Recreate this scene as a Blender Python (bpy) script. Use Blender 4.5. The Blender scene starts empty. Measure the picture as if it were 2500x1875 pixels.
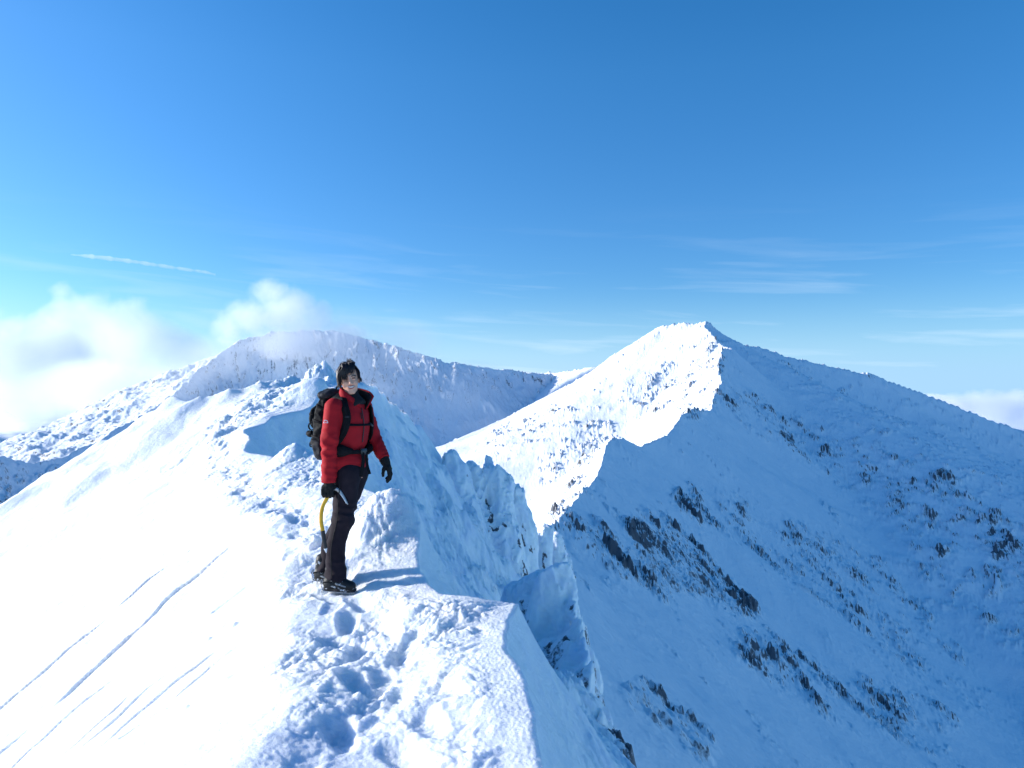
import bpy, math, random
import numpy as np
from mathutils import Vector, Matrix

random.seed(7)
RES = 1.0          # density of the terrain grids
rng = np.random.default_rng(7)
F32 = np.float32
scene = bpy.context.scene
COL = scene.collection

# ------------------------------------------------------------------ camera geometry
W_PX, H_PX, FPX, HORIZON = 1024.0, 768.0, 774.0, 400.0
PITCH = math.atan((HORIZON - H_PX / 2) / FPX)


def at(u, v, d):
    """point seen at picture position (u, v) whose distance along the horizontal view axis is d metres"""
    x, z = (u - 512.0) / FPX, (384.0 - v) / FPX
    c, s = math.cos(PITCH), math.sin(PITCH)
    y2, z2 = c - s * z, s + c * z
    return (x / y2 * d, d, z2 / y2 * d)


def pic(x, y, z):
    c, s = math.cos(PITCH), math.sin(PITCH)
    yy = np.maximum(c * y + s * z, 0.01)
    zz = -s * y + c * z
    return 512 + FPX * x / yy, 384 - FPX * zz / yy


# ------------------------------------------------------------------ numpy noise
_P = {}


def _perm(seed):
    if seed not in _P:
        r = np.random.default_rng(1000 + seed)
        p = r.permutation(512).astype(np.int32)
        a = r.random(512) * 2 * np.pi
        g3 = r.normal(size=(512, 3)); g3 /= np.linalg.norm(g3, axis=1)[:, None]
        _P[seed] = (np.concatenate([p, p]), np.cos(a).astype(F32), np.sin(a).astype(F32), g3.astype(F32), r.random(512).astype(F32))
    return _P[seed]


def noise2(x, y, seed=0):
    p, gx, gy, _, _ = _perm(seed)
    x = np.asarray(x, F32); y = np.asarray(y, F32)
    xi = np.floor(x).astype(np.int32); yi = np.floor(y).astype(np.int32)
    xf = x - xi; yf = y - yi
    xi &= 511; yi &= 511
    u = xf * xf * xf * (xf * (xf * 6 - 15) + 10); v = yf * yf * yf * (yf * (yf * 6 - 15) + 10)
    x1 = (xi + 1) & 511; y1 = (yi + 1) & 511

    def g(ix, iy, dx, dy):
        h = p[p[ix] + iy] & 511
        return gx[h] * dx + gy[h] * dy
    a = g(xi, yi, xf, yf); b = g(x1, yi, xf - 1, yf)
    c = g(xi, y1, xf, yf - 1); d = g(x1, y1, xf - 1, yf - 1)
    ab = a + u * (b - a); cd = c + u * (d - c)
    return (ab + v * (cd - ab)) * F32(1.45)


def noise3(x, y, z, seed=0):
    p, _, _, g3, _ = _perm(seed)
    x = np.asarray(x, F32); y = np.asarray(y, F32); z = np.asarray(z, F32)
    xi = np.floor(x).astype(np.int32); yi = np.floor(y).astype(np.int32); zi = np.floor(z).astype(np.int32)
    xf = x - xi; yf = y - yi; zf = z - zi
    xi &= 511; yi &= 511; zi &= 511
    u = xf * xf * (3 - 2 * xf); v = yf * yf * (3 - 2 * yf); w = zf * zf * (3 - 2 * zf)
    out = 0
    for dx in (0, 1):
        for dy in (0, 1):
            pp = p[p[(xi + dx) & 511] + ((yi + dy) & 511)] & 511
            for dz in (0, 1):
                h = p[pp + ((zi + dz) & 511)] & 511
                g = g3[h]
                val = g[..., 0] * (xf - dx) + g[..., 1] * (yf - dy) + g[..., 2] * (zf - dz)
                out = out + val * (u if dx else 1 - u) * (v if dy else 1 - v) * (w if dz else 1 - w)
    return out * F32(1.5)


def fbm(x, y, octv=5, seed=0, gain=0.5, lac=2.03):
    a, s = 1.0, 0
    for i in range(octv):
        s = s + a * noise2(x, y, seed + i)
        x = x * lac + 17.3; y = y * lac - 9.1
        a *= gain
    return s


def ridged(x, y, octv=5, seed=0, gain=0.5, lac=2.07):
    a, s = 1.0, 0
    for i in range(octv):
        n = 1 - np.abs(noise2(x, y, seed + i))
        s = s + a * (n * n - 0.6)
        x = x * lac + 5.7; y = y * lac + 3.1
        a *= gain
    return s


def billow(x, y, octv=4, seed=0, gain=0.5, lac=2.1):
    a, s = 1.0, 0
    for i in range(octv):
        s = s + a * (np.abs(noise2(x, y, seed + i)) - 0.3)
        x = x * lac + 2.7; y = y * lac + 8.1
        a *= gain
    return s


def worley(x, y, seed=0):
    """distance to the nearest and second nearest jittered cell point, and a random value of the nearest cell"""
    p, gx, gy, _, rv = _perm(seed)
    xi = np.floor(x).astype(np.int32); yi = np.floor(y).astype(np.int32)
    f1 = np.full(np.shape(x), 9.0, F32); f2 = f1.copy(); idv = np.zeros_like(f1)
    for dx in (-1, 0, 1):
        for dy in (-1, 0, 1):
            cx = xi + dx; cy = yi + dy
            h = p[p[cx & 511] + (cy & 511)] & 511
            px = cx + 0.5 + 0.42 * gx[h]; py = cy + 0.5 + 0.42 * gy[h]
            d = np.sqrt((x - px) ** 2 + (y - py) ** 2).astype(F32)
            near = d < f1
            f2 = np.where(near, f1, np.minimum(f2, d))
            idv = np.where(near, rv[h], idv)
            f1 = np.where(near, d, f1)
    return f1, f2, idv


def sstep(a, b, x):
    t = np.clip((x - a) / (b - a), 0, 1)
    return t * t * (3 - 2 * t)


def smin(a, b, k):
    h = np.clip(0.5 + 0.5 * (b - a) / k, 0, 1)
    return b + (a - b) * h - k * h * (1 - h)


def smax(a, b, k):
    return -smin(-a, -b, k)


def polyline(px, py, pts):
    """signed distance (right of travel positive), position along (fraction index) and interpolated extra columns"""
    pts = np.asarray(pts, float)
    best = np.full(np.shape(px), 1e18); sgn = np.ones_like(best); bperp = np.zeros_like(best)
    ext = [np.zeros_like(best) for _ in range(pts.shape[1] - 2)]; par = np.zeros_like(best)
    for i in range(len(pts) - 1):
        a, b = pts[i], pts[i + 1]
        dx, dy = b[0] - a[0], b[1] - a[1]
        L2 = dx * dx + dy * dy
        t = ((px - a[0]) * dx + (py - a[1]) * dy) / L2
        tc = np.clip(t, 0, 1)
        qx, qy = px - (a[0] + dx * tc), py - (a[1] + dy * tc)
        d2 = qx * qx + qy * qy
        m = d2 < best
        cr = (px - a[0]) * dy - (py - a[1]) * dx
        perp = np.abs(cr) / math.sqrt(L2)
        ms = m & (d2 < best - 1e-9) | (np.abs(d2 - best) <= 1e-9) & (perp > bperp)
        best = np.where(m, d2, best)
        bperp = np.where(ms, perp, bperp)
        sgn = np.where(ms, np.where(cr >= 0, 1.0, -1.0), sgn)
        par = np.where(m, i + tc, par)
        for k in range(len(ext)):
            ext[k] = np.where(m, a[2 + k] + (b[2 + k] - a[2 + k]) * tc, ext[k])
    return np.sqrt(best) * sgn, par, ext


def segments(px, py, pts):
    pts = np.asarray(pts, float)
    for i in range(len(pts) - 1):
        a, b = pts[i], pts[i + 1]
        dx, dy = b[0] - a[0], b[1] - a[1]
        L2 = dx * dx + dy * dy
        tc = np.clip(((px - a[0]) * dx + (py - a[1]) * dy) / L2, 0, 1)
        d = np.hypot(px - (a[0] + dx * tc), py - (a[1] + dy * tc))
        side = ((px - a[0]) * dy - (py - a[1]) * dx) / math.sqrt(L2) / np.maximum(d, 1e-4)
        yield d, np.clip(side, -1, 1), [a[k] + (b[k] - a[k]) * tc for k in range(2, pts.shape[1])]


# ------------------------------------------------------------------ meshes
def link(o, parent=None):
    COL.objects.link(o)
    if parent is not None:
        o.parent = parent
    return o


def mesh_from(name, verts, quads, mat=None, parent=None, smooth=True, attrs=None, mats=None, fmat=None):
    me = bpy.data.meshes.new(name)
    verts = np.asarray(verts, F32); quads = np.asarray(quads, np.int32)
    me.vertices.add(len(verts)); me.vertices.foreach_set('co', verts.ravel())
    k = quads.shape[1]; n = len(quads)
    me.loops.add(n * k); me.loops.foreach_set('vertex_index', quads.ravel())
    me.polygons.add(n)
    me.polygons.foreach_set('loop_start', np.arange(0, n * k, k, dtype=np.int32))
    me.polygons.foreach_set('loop_total', np.full(n, k, np.int32))
    if smooth:
        me.polygons.foreach_set('use_smooth', np.ones(n, bool))
    for key, val in (attrs or {}).items():
        a = me.attributes.new(key, 'FLOAT', 'POINT')
        a.data.foreach_set('value', np.asarray(val, F32).ravel())
    for m in (mats or ([mat] if mat else [])):
        me.materials.append(m)
    if fmat is not None:
        me.polygons.foreach_set('material_index', np.asarray(fmat, np.int32))
    me.update(calc_edges=True)
    me.validate()
    return link(bpy.data.objects.new(name, me), parent)


def grid_quads(nr, nc):
    i = np.arange(nr * nc).reshape(nr, nc)
    return np.stack([i[:-1, :-1], i[:-1, 1:], i[1:, 1:], i[1:, :-1]], -1).reshape(-1, 4)


def polar(az0, az1, na, r0, r1, nr):
    na, nr = int(na * RES), int(nr * RES)
    az = np.radians(np.linspace(az0, az1, na)); r = np.exp(np.linspace(math.log(r0), math.log(r1), nr))
    A, R = np.meshgrid(az, r)
    return R * np.sin(A), R * np.cos(A)


def surface_nets(f, origin, h):
    """vertices and quads of the zero surface of the sampled field f (negative inside)"""
    s = f < 0
    nx, ny, nz = f.shape
    c = [s[i:nx - 1 + i, j:ny - 1 + j, k:nz - 1 + k] for i in (0, 1) for j in (0, 1) for k in (0, 1)]
    cnt = sum(x.astype(np.int8) for x in c)
    cells = np.argwhere((cnt > 0) & (cnt < 8))
    idx = np.full((nx - 1, ny - 1, nz - 1), -1, np.int32)
    idx[cells[:, 0], cells[:, 1], cells[:, 2]] = np.arange(len(cells))
    corner = [(i, j, k) for i in (0, 1) for j in (0, 1) for k in (0, 1)]
    vals = [f[cells[:, 0] + a, cells[:, 1] + b, cells[:, 2] + d] for a, b, d in corner]
    acc = np.zeros((len(cells), 3)); num = np.zeros(len(cells))
    for p in range(8):
        for q in range(p + 1, 8):
            if sum(abs(corner[p][t] - corner[q][t]) for t in range(3)) != 1:
                continue
            m = (vals[p] < 0) != (vals[q] < 0)
            den = np.where(m, vals[p] - vals[q], 1)
            t = vals[p] / den
            pos = np.array(corner[p])[None] + t[:, None] * (np.array(corner[q]) - np.array(corner[p]))[None]
            acc += pos * m[:, None]; num += m
    v = (cells + acc / num[:, None]) * h + np.asarray(origin)[None]
    quads = []
    for ax in range(3):
        sl0 = [slice(None)] * 3; sl1 = [slice(None)] * 3
        sl0[ax] = slice(0, -1); sl1[ax] = slice(1, None)
        a = s[tuple(sl0)]; b = s[tuple(sl1)]
        e = np.argwhere(a != b)
        o1, o2 = (ax + 1) % 3, (ax + 2) % 3
        e = e[(e[:, o1] > 0) & (e[:, o2] > 0) & (e[:, o1] < f.shape[o1] - 1) & (e[:, o2] < f.shape[o2] - 1)]
        if not len(e):
            continue
        flip = a[e[:, 0], e[:, 1], e[:, 2]]
        q = []
        for d1, d2 in ((-1, -1), (0, -1), (0, 0), (-1, 0)):
            w = e.copy(); w[:, o1] += d1; w[:, o2] += d2
            q.append(idx[w[:, 0], w[:, 1], w[:, 2]])
        q = np.stack(q, 1)
        q[~flip] = q[~flip][:, ::-1]
        quads.append(q)
    quads = np.concatenate(quads)
    quads = quads[(quads >= 0).all(1)]
    return v, quads


def tag(o, label=None, cat=None, group=None, kind=None):
    for k, val in (('label', label), ('category', cat), ('group', group), ('kind', kind)):
        if val:
            o[k] = val
    return o


# ------------------------------------------------------------------ materials
class NT:
    def __init__(self, tree):
        self.t = tree

    def n(self, kind, ins=None, **props):
        nd = self.t.nodes.new(kind)
        for k, v in props.items():
            setattr(nd, k, v)
        for k, v in (ins or {}).items():
            s = nd.inputs[k]
            if isinstance(v, bpy.types.NodeSocket):
                self.t.links.new(v, s)
            else:
                s.default_value = v
        return nd

    def math(self, op, a, b=0.0, c=None):
        ins = {0: a, 1: b}
        if c is not None:
            ins[2] = c
        return self.n('ShaderNodeMath', ins, operation=op).outputs[0]

    def mix(self, fac, a, b):
        nd = self.n('ShaderNodeMix', data_type='RGBA')
        for s, v in ((nd.inputs[0], fac), (nd.inputs[6], a), (nd.inputs[7], b)):
            if isinstance(v, bpy.types.NodeSocket):
                self.t.links.new(v, s)
            else:
                s.default_value = v
        return nd.outputs[2]

    def ramp(self, fac, lo, hi):
        nd = self.n('ShaderNodeMapRange', {0: fac, 1: lo, 2: hi, 3: 0.0, 4: 1.0})
        return nd.outputs[0]


def new_mat(name):
    m = bpy.data.materials.new(name)
    m.use_nodes = True
    t = NT(m.node_tree)
    b = m.node_tree.nodes['Principled BSDF']
    return m, t, b


def lk(t, a, b):
    t.t.links.new(a, b)
# ------------------------------------------------------------------ snow and rock
SNOW = (0.86, 0.885, 0.92, 1)


def snow_near_mat():
    m, t, b = new_mat('packed_snow')
    geo = t.n('ShaderNodeNewGeometry')
    n1 = t.n('ShaderNodeTexNoise', {'Vector': geo.outputs['Position'], 'Scale': 55.0, 'Detail': 6.0, 'Roughness': 0.65})
    n2 = t.n('ShaderNodeTexNoise', {'Vector': geo.outputs['Position'], 'Scale': 9.0, 'Detail': 5.0, 'Roughness': 0.6})
    b1 = t.n('ShaderNodeBump', {'Strength': 0.55, 'Distance': 0.012, 'Height': n1.outputs[0]})
    n3 = t.n('ShaderNodeTexNoise', {'Vector': geo.outputs['Position'], 'Scale': 2.4, 'Detail': 8.0, 'Roughness': 0.68})
    b0 = t.n('ShaderNodeBump', {'Strength': 0.45, 'Distance': 0.16, 'Height': n3.outputs[0], 'Normal': b1.outputs[0]})
    b2 = t.n('ShaderNodeBump', {'Strength': 0.30, 'Distance': 0.05, 'Height': n2.outputs[0], 'Normal': b0.outputs[0]})
    lk(t, b2.outputs[0], b.inputs['Normal'])
    rock = t.n('ShaderNodeAttribute', attribute_name='rock').outputs['Fac']
    rc = t.n('ShaderNodeTexNoise', {'Vector': geo.outputs['Position'], 'Scale': 3.0, 'Detail': 6.0, 'Roughness': 0.7})
    rcol = t.mix(rc.outputs[0], (0.04, 0.042, 0.05, 1), (0.19, 0.19, 0.2, 1))
    fac = t.ramp(t.math('ADD', rock, t.math('MULTIPLY', t.math('SUBTRACT', n2.outputs[0], 0.5), 0.9)), 0.45, 0.62)
    crust = t.n('ShaderNodeTexNoise', {'Vector': geo.outputs['Position'], 'Scale': 1.1, 'Detail': 6.0, 'Roughness': 0.65})
    lk(t, t.mix(fac, t.mix(t.ramp(crust.outputs[0], 0.4, 0.66), SNOW, (0.74, 0.78, 0.84, 1)), rcol), b.inputs['Base Color'])
    b.inputs['Roughness'].default_value = 0.75
    b.inputs['Subsurface Weight'].default_value = 1.0
    b.inputs['Subsurface Radius'].default_value = (1.0, 1.0, 1.1)
    b.inputs['Subsurface Scale'].default_value = 0.055
    b.inputs['Subsurface Anisotropy'].default_value = 0.4
    b.inputs['Specular IOR Level'].default_value = 0.25
    return m


def mountain_mat(name, scale=1.0):
    m, t, b = new_mat(name)
    geo = t.n('ShaderNodeNewGeometry')
    mp = t.n('ShaderNodeMapping', {'Vector': geo.outputs['Position'], 'Scale': (1, 1, 1)})
    n1 = t.n('ShaderNodeTexNoise', {'Vector': mp.outputs[0], 'Scale': 0.34 * scale, 'Detail': 8.0, 'Roughness': 0.72})
    n2 = t.n('ShaderNodeTexNoise', {'Vector': mp.outputs[0], 'Scale': 0.05 * scale, 'Detail': 6.0, 'Roughness': 0.7})
    bp = t.n('ShaderNodeBump', {'Strength': 0.5, 'Distance': 1.5 / scale, 'Height': n1.outputs[0]})
    lk(t, bp.outputs[0], b.inputs['Normal'])
    rock = t.n('ShaderNodeAttribute', attribute_name='rock').outputs['Fac']
    rcol = t.mix(n2.outputs[0], (0.05, 0.055, 0.066, 1), (0.20, 0.21, 0.235, 1))
    fac = t.ramp(t.math('ADD', rock, t.math('MULTIPLY', t.math('SUBTRACT', n1.outputs[0], 0.5), 1.9)), 0.36, 0.74)
    lk(t, t.mix(fac, SNOW, rcol), b.inputs['Base Color'])
    b.inputs['Roughness'].default_value = 0.8
    b.inputs['Specular IOR Level'].default_value = 0.15
    return m


M_SNOW = snow_near_mat()
M_MTN = mountain_mat('snow_covered_rock')

# ------------------------------------------------------------------ near ridge (heightfield, camera eye at z = 0)
# right edge of the crest: x, y, crest height, bowl slope, distance from the edge to the cliff, lip steepness
EDGE = [
    (0.25, 0.0, -1.58, 1.25, 3.0, 1.0),
    (0.14, 2.4, -1.55, 1.25, 3.2, 1.0),
    (0.11, 3.2, -1.52, 1.25, 3.2, 1.0),
    (0.07, 3.8, -1.50, 1.25, 3.2, 1.0),
    (-0.03, 4.35, -1.52, 1.25, 3.0, 1.0),
    (-0.02, 4.9, -1.53, 1.25, 3.0, 1.0),
    (0.05, 5.38, -1.55, 1.25, 3.0, 1.0),
    (-0.20, 5.40, -1.55, 1.2, 3.0, 0.6),
    (-0.50, 5.60, -1.54, 1.2, 3.0, 0.6),
    (-0.72, 6.15, -1.48, 1.15, 3.0, 0.6),
    (-0.84, 6.95, -1.31, 1.1, 3.0, 0.7),
    (-1.05, 7.8, -1.24, 1.1, 2.7, 0.7),
    (-1.8, 9.5, -1.20, 1.0, 3.25, 0.6),
    (-2.7, 11.9, -1.08, 0.95, 4.45, 0.6),
    (-3.7, 12.5, -1.02, 0.95, 5.3, 0.8),
    (-4.9, 14.2, -0.90, 1.0, 6.0, 0.9),
    (-5.5, 16.2, -0.62, 1.15, 6.2, 0.9),
    (-5.3, 18.2, -0.30, 1.25, 6.2, 0.8),
    (-4.7, 19.8, -0.10, 1.3, 6.2, 0.6),
    (-5.5, 21.5, 0.10, 1.3, 6.0, 0.5),
    (-5.6, 24.0, 0.35, 1.35, 6.0, 0.4),
    (-5.2, 27.5, 0.60, 1.4, 6.0, 0.3),
    (-4.9, 31.0, -0.05, 1.4, 5.5, 0.3),
    (-4.3, 35.0, -1.2, 1.5, 5.0, 0.3),
    (-3.9, 39.0, -2.9, 1.6, 4.0, 0.3),
    (-3.0, 44.0, -5.6, 1.8, 3.0, 0.3),
    (-0.5, 52.0, -9.6, 1.4, 3.5, 0.3),
    (2.2, 62.0, -12.8, 1.4, 3.5, 0.3),
]
TRAIL = [(-0.62, 1.0), (-0.60, 3.2), (-0.74, 4.2), (-1.0, 5.2), (-1.34, 6.1), (-1.75, 7.2), (-2.35, 8.6), (-3.25, 10.2),
         (-4.3, 12.2), (-5.3, 14.2), (-6.1, 16.6), (-6.2, 19.0), (-6.3, 21.5), (-6.8, 24.5), (-6.7, 27.0)]


def catmull_xy(pts, n):
    pts = np.asarray(pts, float)
    P = np.vstack([2 * pts[0] - pts[1], pts, 2 * pts[-1] - pts[-2]])
    out = []
    for i in range(1, len(P) - 2):
        for s in np.linspace(0, 1, n, endpoint=False):
            a, b, c, d = P[i - 1], P[i], P[i + 1], P[i + 2]
            out.append(0.5 * ((2 * b) + (c - a) * s + (2 * a - 5 * b + 4 * c - d) * s * s + (3 * b - a - 3 * c + d) * s ** 3))
    return np.array(out)


SPUR = [at(330, 386, 26), at(300, 379, 25), at(262, 384, 24), at(230, 391, 23.5), at(200, 399, 23.5), at(153, 413, 24.5),
        at(110, 441, 26), at(65, 472, 27.5), at(30, 498, 28.5), at(0, 520, 29.5), at(-60, 566, 32), at(-120, 615, 36)]


def near_base(x, y):
    x0, y0 = x, y
    x = x + (0.025 + 0.016 * np.maximum(y - 5, 0)) * noise2(x * 0.9, y * 0.9, 31) * (y < 40) + 0.02 * noise2(x * 3.5, y * 3.5, 32)
    d, par, (zc, bowl, cliff, lip) = polyline(x, y, EDGE)
    p1 = -2.448 + 0.569 * x + 0.3097 * y
    p2 = -1.5 + 0.60 * (x + 1.30) + 0.06 * (y - 4)
    p1 = p1 - 0.0035 * np.maximum(y - 20, 0) ** 2
    plane = smax(p1, p2, 0.35)
    spur, ds = None, None
    for q, side, (zs,) in segments(x, y, SPUR):
        zi = zs - (0.62 + 0.33 * (0.5 + 0.5 * side)) * q
        spur = zi if spur is None else smax(spur, zi, 0.3)
    ds, _, (zs,) = polyline(x, y, SPUR)
    left = smin(zc + 0.02, plane, 0.30)
    left = np.where(ds > 0, smin(left, zs + 0.3 - 0.9 * np.maximum(ds, 0), 0.6), left)
    left = smax(left, spur, 0.5)
    right = None
    for q, side, (zq, bw, cl, lp) in segments(x, y, EDGE):
        zi = zq - lp * 0.16 * (1 - np.exp(-q / 0.35)) - bw * q - 3.2 * np.maximum(q - cl - 0.5 * noise2(x * 0.7, y * 0.7, 33) - 0.25 * noise2(x * 2.1, y * 2.1, 34), 0) ** 1.05
        right = zi if right is None else smax(right, zi, 0.012 + 0.07 * q)
    z = np.where(d > 0, right, left)
    z = z + np.where(d <= 0, np.clip((d + 0.85) / 0.85, 0, 1) ** 1.25 * 0.12 - sstep(-0.03, 0.0, d) * 0.01, 0.11 * np.exp(-np.maximum(d, 0) / 0.45)) * (y < 12)
    narrow = sstep(29, 33, y)
    z = np.where((d <= 0), z * (1 - narrow) + narrow * smin(zc, zc - 0.9 * np.maximum(-d - 1.0, 0), 0.5), z)
    return z, d


_pr = np.random.default_rng(21)
PRINTS = []
_tp = catmull_xy(TRAIL, 24)
_acc, _side = 0.0, 1
for _i in range(1, len(_tp)):
    _st = _tp[_i] - _tp[_i - 1]
    _acc += float(np.hypot(*_st))
    if _acc > 0.30:
        _acc = 0.0; _side = -_side
        _t = _st / np.hypot(*_st); _n = np.array([_t[1], -_t[0]])
        _p = _tp[_i] + _n * (_side * 0.10 + _pr.normal() * 0.06)
        _a = math.atan2(_t[1], _t[0]) + _pr.normal() * 0.25
        PRINTS.append((_p[0], _p[1], math.cos(_a), math.sin(_a), _pr.uniform(0.022, 0.05)))
for _ in range(26):
    _y = _pr.uniform(3.0, 8.5); _x = np.interp(_y, [t_[1] for t_ in TRAIL], [t_[0] for t_ in TRAIL]) + _pr.uniform(-0.35, 0.45)
    _a = 1.8 + _pr.normal() * 0.5
    PRINTS.append((_x, _y, math.cos(_a), math.sin(_a), _pr.uniform(0.010, 0.026)))

FEET = [(-1.33, 6.0, -1.495), (-1.45, 6.2, -1.46)]


def on_slope(u, v):
    """where the sight line through (u, v) meets the plane of the left slope"""
    x, y, z = at(u, v, 1.0)
    d = 2.448 / (0.569 * x + 0.3097 - z)
    return (x * d, d)


CRACKS = [([(-20, 770), (0, 752), (60, 700), (120, 645), (171, 597), (215, 560), (250, 532)], 0.014, 0.055),
          ([(-20, 733), (0, 716), (60, 662), (110, 617), (158, 574), (200, 541)], 0.011, 0.040),
          ([(75, 780), (95, 760), (150, 702), (200, 655), (240, 612)], 0.012, 0.034),
          ([(105, 780), (160, 720), (215, 668)], 0.010, 0.026),
          ([(215, 610), (250, 585), (290, 560)], 0.02, 0.05),
          ([(60, 780), (110, 728), (130, 705)], 0.011, 0.03),
          ([(-20, 802), (30, 752), (75, 712), (120, 672)], 0.010, 0.026),
          ([(120, 780), (180, 727), (212, 692)], 0.009, 0.022),
          ([(30, 560), (75, 522), (110, 496)], 0.010, 0.02)]
CRACKS = [([on_slope(*p) for p in c[0]], c[1], c[2]) for c in CRACKS]


def add_bump(x, y, z, cx, cy, rx, ry, h, rot=0.0, p=2.0):
    c, s = math.cos(rot), math.sin(rot)
    u = ((x - cx) * c + (y - cy) * s) / rx
    v = (-(x - cx) * s + (y - cy) * c) / ry
    q = u * u + v * v
    return z + h * np.exp(-q ** (p / 2))


def near_height(x, y):
    z, d = near_base(x, y)
    td, tp, _ = polyline(x, y, TRAIL)
    wob = 0.16 * noise2(x * 1.3, y * 1.3, 41) + 0.08 * noise2(x * 3.7, y * 3.7, 42)
    tdn = td + wob
    onridge = sstep(0.25, -0.05, d)              # 1 on the crest side
    near = 1 - sstep(24, 30, y)
    # large features
    z = add_bump(x, y, z, -1.20, 7.15, 0.36, 0.32, 0.31)          # hump beside the person
    z = add_bump(x, y, z, -1.00, 7.05, 0.16, 0.16, 0.10)
    z = add_bump(x, y, z, -2.75, 11.6, 0.9, 0.45, 0.16)           # lip behind the person
    z = add_bump(x, y, z, -3.35, 11.9, 0.25, 0.3, 0.22)
    z = add_bump(x, y, z, -5.05, 20.0, 0.75, 0.5, 0.62)           # sunlit lump beyond the bowl
    z = add_bump(x, y, z, -5.9, 22.3, 0.8, 0.6, 0.35)
    kx, ky, _ = at(315, 366, 27)
    z = add_bump(x, y, z, kx, ky, 1.15, 1.1, 0.95, p=4.0)          # knob
    z = add_bump(x, y, z, kx + 0.1, ky - 0.2, 0.55, 0.6, 0.25, p=3.0)
    z = add_bump(x, y, z, kx - 1.9, ky - 2.2, 0.7, 0.7, 0.5, p=3.0)
    z = add_bump(x, y, z, -0.40, 5.2, 0.35, 0.3, 0.08)
    z = add_bump(x, y, z, -10.6, 24.2, 0.5, 0.5, 0.35)             # stones on the skyline
    z = add_bump(x, y, z, -6.55, 17.0, 0.25, 0.35, 0.20)
    z = add_bump(x, y, z, -7.07, 19.0, 0.2, 0.35, 0.25)
    z = add_bump(x, y, z, -15.7, 26.3, 0.45, 0.5, 0.35)
    # trodden trench with banks
    band = np.exp(-(tdn / 0.22) ** 2)
    bank = np.exp(-((tdn + 0.42) / 0.17) ** 2) * 0.9 + np.exp(-((tdn - 0.45) / 0.2) ** 2) * 0.6
    brk = 0.55 + 0.75 * noise2(x * 0.9 + 4, y * 0.9, 43)
    z = z + onridge * near * (-0.05 * band + 0.045 * bank * np.clip(brk, 0.1, 1.3))
    # boot prints, left and right alternating along the trail
    for px_, py_, ca, sa, dep in PRINTS:
        if py_ > 16:
            continue
        u_ = (x - px_) * ca + (y - py_) * sa; w_ = -(x - px_) * sa + (y - py_) * ca
        m = (np.abs(u_) < 0.32) & (np.abs(w_) < 0.26)
        if not m.any():
            continue
        q = ((u_[m] / 0.155) ** 2) ** 1.5 + ((w_[m] / (0.060 + 0.012 * u_[m] / 0.15)) ** 2) ** 1.5
        z[m] += -dep * np.exp(-q * 0.8) + 0.25 * dep * np.exp(-(np.sqrt(q) - 1.6) ** 2 / 0.25)
    # clods and broken crust
    far = sstep(8, 20, y)
    lw = 0.52 + 0.25 * noise2(x * 0.8, y * 0.8, 44) + 0.25 * far
    wide = np.where(tdn < 0, np.exp(-(tdn / lw) ** 4), 1.0) * sstep(-0.10, -0.34, d)
    rough = onridge * wide * np.where(y < 12, 1.0, np.exp(-(tdn / 0.95) ** 4)) * (1 - sstep(28, 33, y))
    wx = x + 0.10 * noise2(x * 4, y * 4, 61); wy = y + 0.10 * noise2(x * 4 + 9, y * 4, 62)
    f1, f2, idv = worley(wx * 5.0, wy * 5.0, 63)
    clod = np.clip(0.60 - f1, 0, 1) * (idv - 0.3)
    g1, g2, gid = worley(wx * 12, wy * 12, 64)
    clod2 = np.clip(0.55 - g1, 0, 1) * (gid > 0.35)
    h1, h2, hid = worley(wx * 27, wy * 27, 66)
    clod3 = np.clip(0.55 - h1, 0, 1) * (hid > 0.45)
    lum = fbm(x * 2.0, y * 2.0, 6, 65, 0.55)
    bil = billow(wx * 3.4, wy * 3.4, 6, 71, 0.58)
    patch = np.clip(0.7 + 0.7 * noise2(x * 1.1, y * 1.1, 67), 0.35, 1.15)
    core = np.exp(-(tdn / 0.5) ** 2)
    amp = (0.45 + 0.42 * core) * patch * (1 + 0.9 * far)
    z = z + rough * amp * (0.055 * clod + 0.034 * clod2 + 0.022 * clod3 + 0.024 * lum + 0.044 * bil + 0.006 * noise2(x * 45, y * 45, 68))
    # feathery rime on the right of the trail and on the hump
    fz = sstep(0.30, 0.7, tdn) * (y < 12) * sstep(-0.08, -0.3, d) * 0.7 + np.exp(-(((x + 1.1) / 0.6) ** 2 + ((y - 7.25) / 0.5) ** 2))
    fz = np.clip(fz, 0, 1) * onridge
    r1 = billow(wx * 8 + wy * 2, wy * 10 - wx * 3, 5, 81, 0.6)
    z = z + fz * (0.045 * r1 + 0.022 * clod3 + 0.03 * clod2)
    z = z + onridge * sstep(-0.35, -0.1, d) * 0.004 * noise2(x * 60, y * 60, 85)
    # knob and the crest leading to it: broken rime
    kk = np.exp(-(((x - kx + 0.5) / 2.2) ** 2 + ((y - ky + 0.6) / 2.2) ** 2) ** 2) + 0.5 * np.exp(-(((x + 7.0) / 1.0) ** 2 + ((y - 20) / 4.0) ** 2) ** 2)
    kk = np.clip(kk, 0, 1) * onridge
    z = z + kk * (0.13 * billow(x * 2.2, y * 2.2, 5, 91, 0.65) + 0.10 * fbm(x * 3.5, y * 3.5, 5, 96, 0.6) + 0.10 * clod)
    # left slope: gentle wind texture, thin cracks, scattered crumbs
    sl = sstep(-0.45, -0.9, tdn) * (d < 0)
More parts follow.
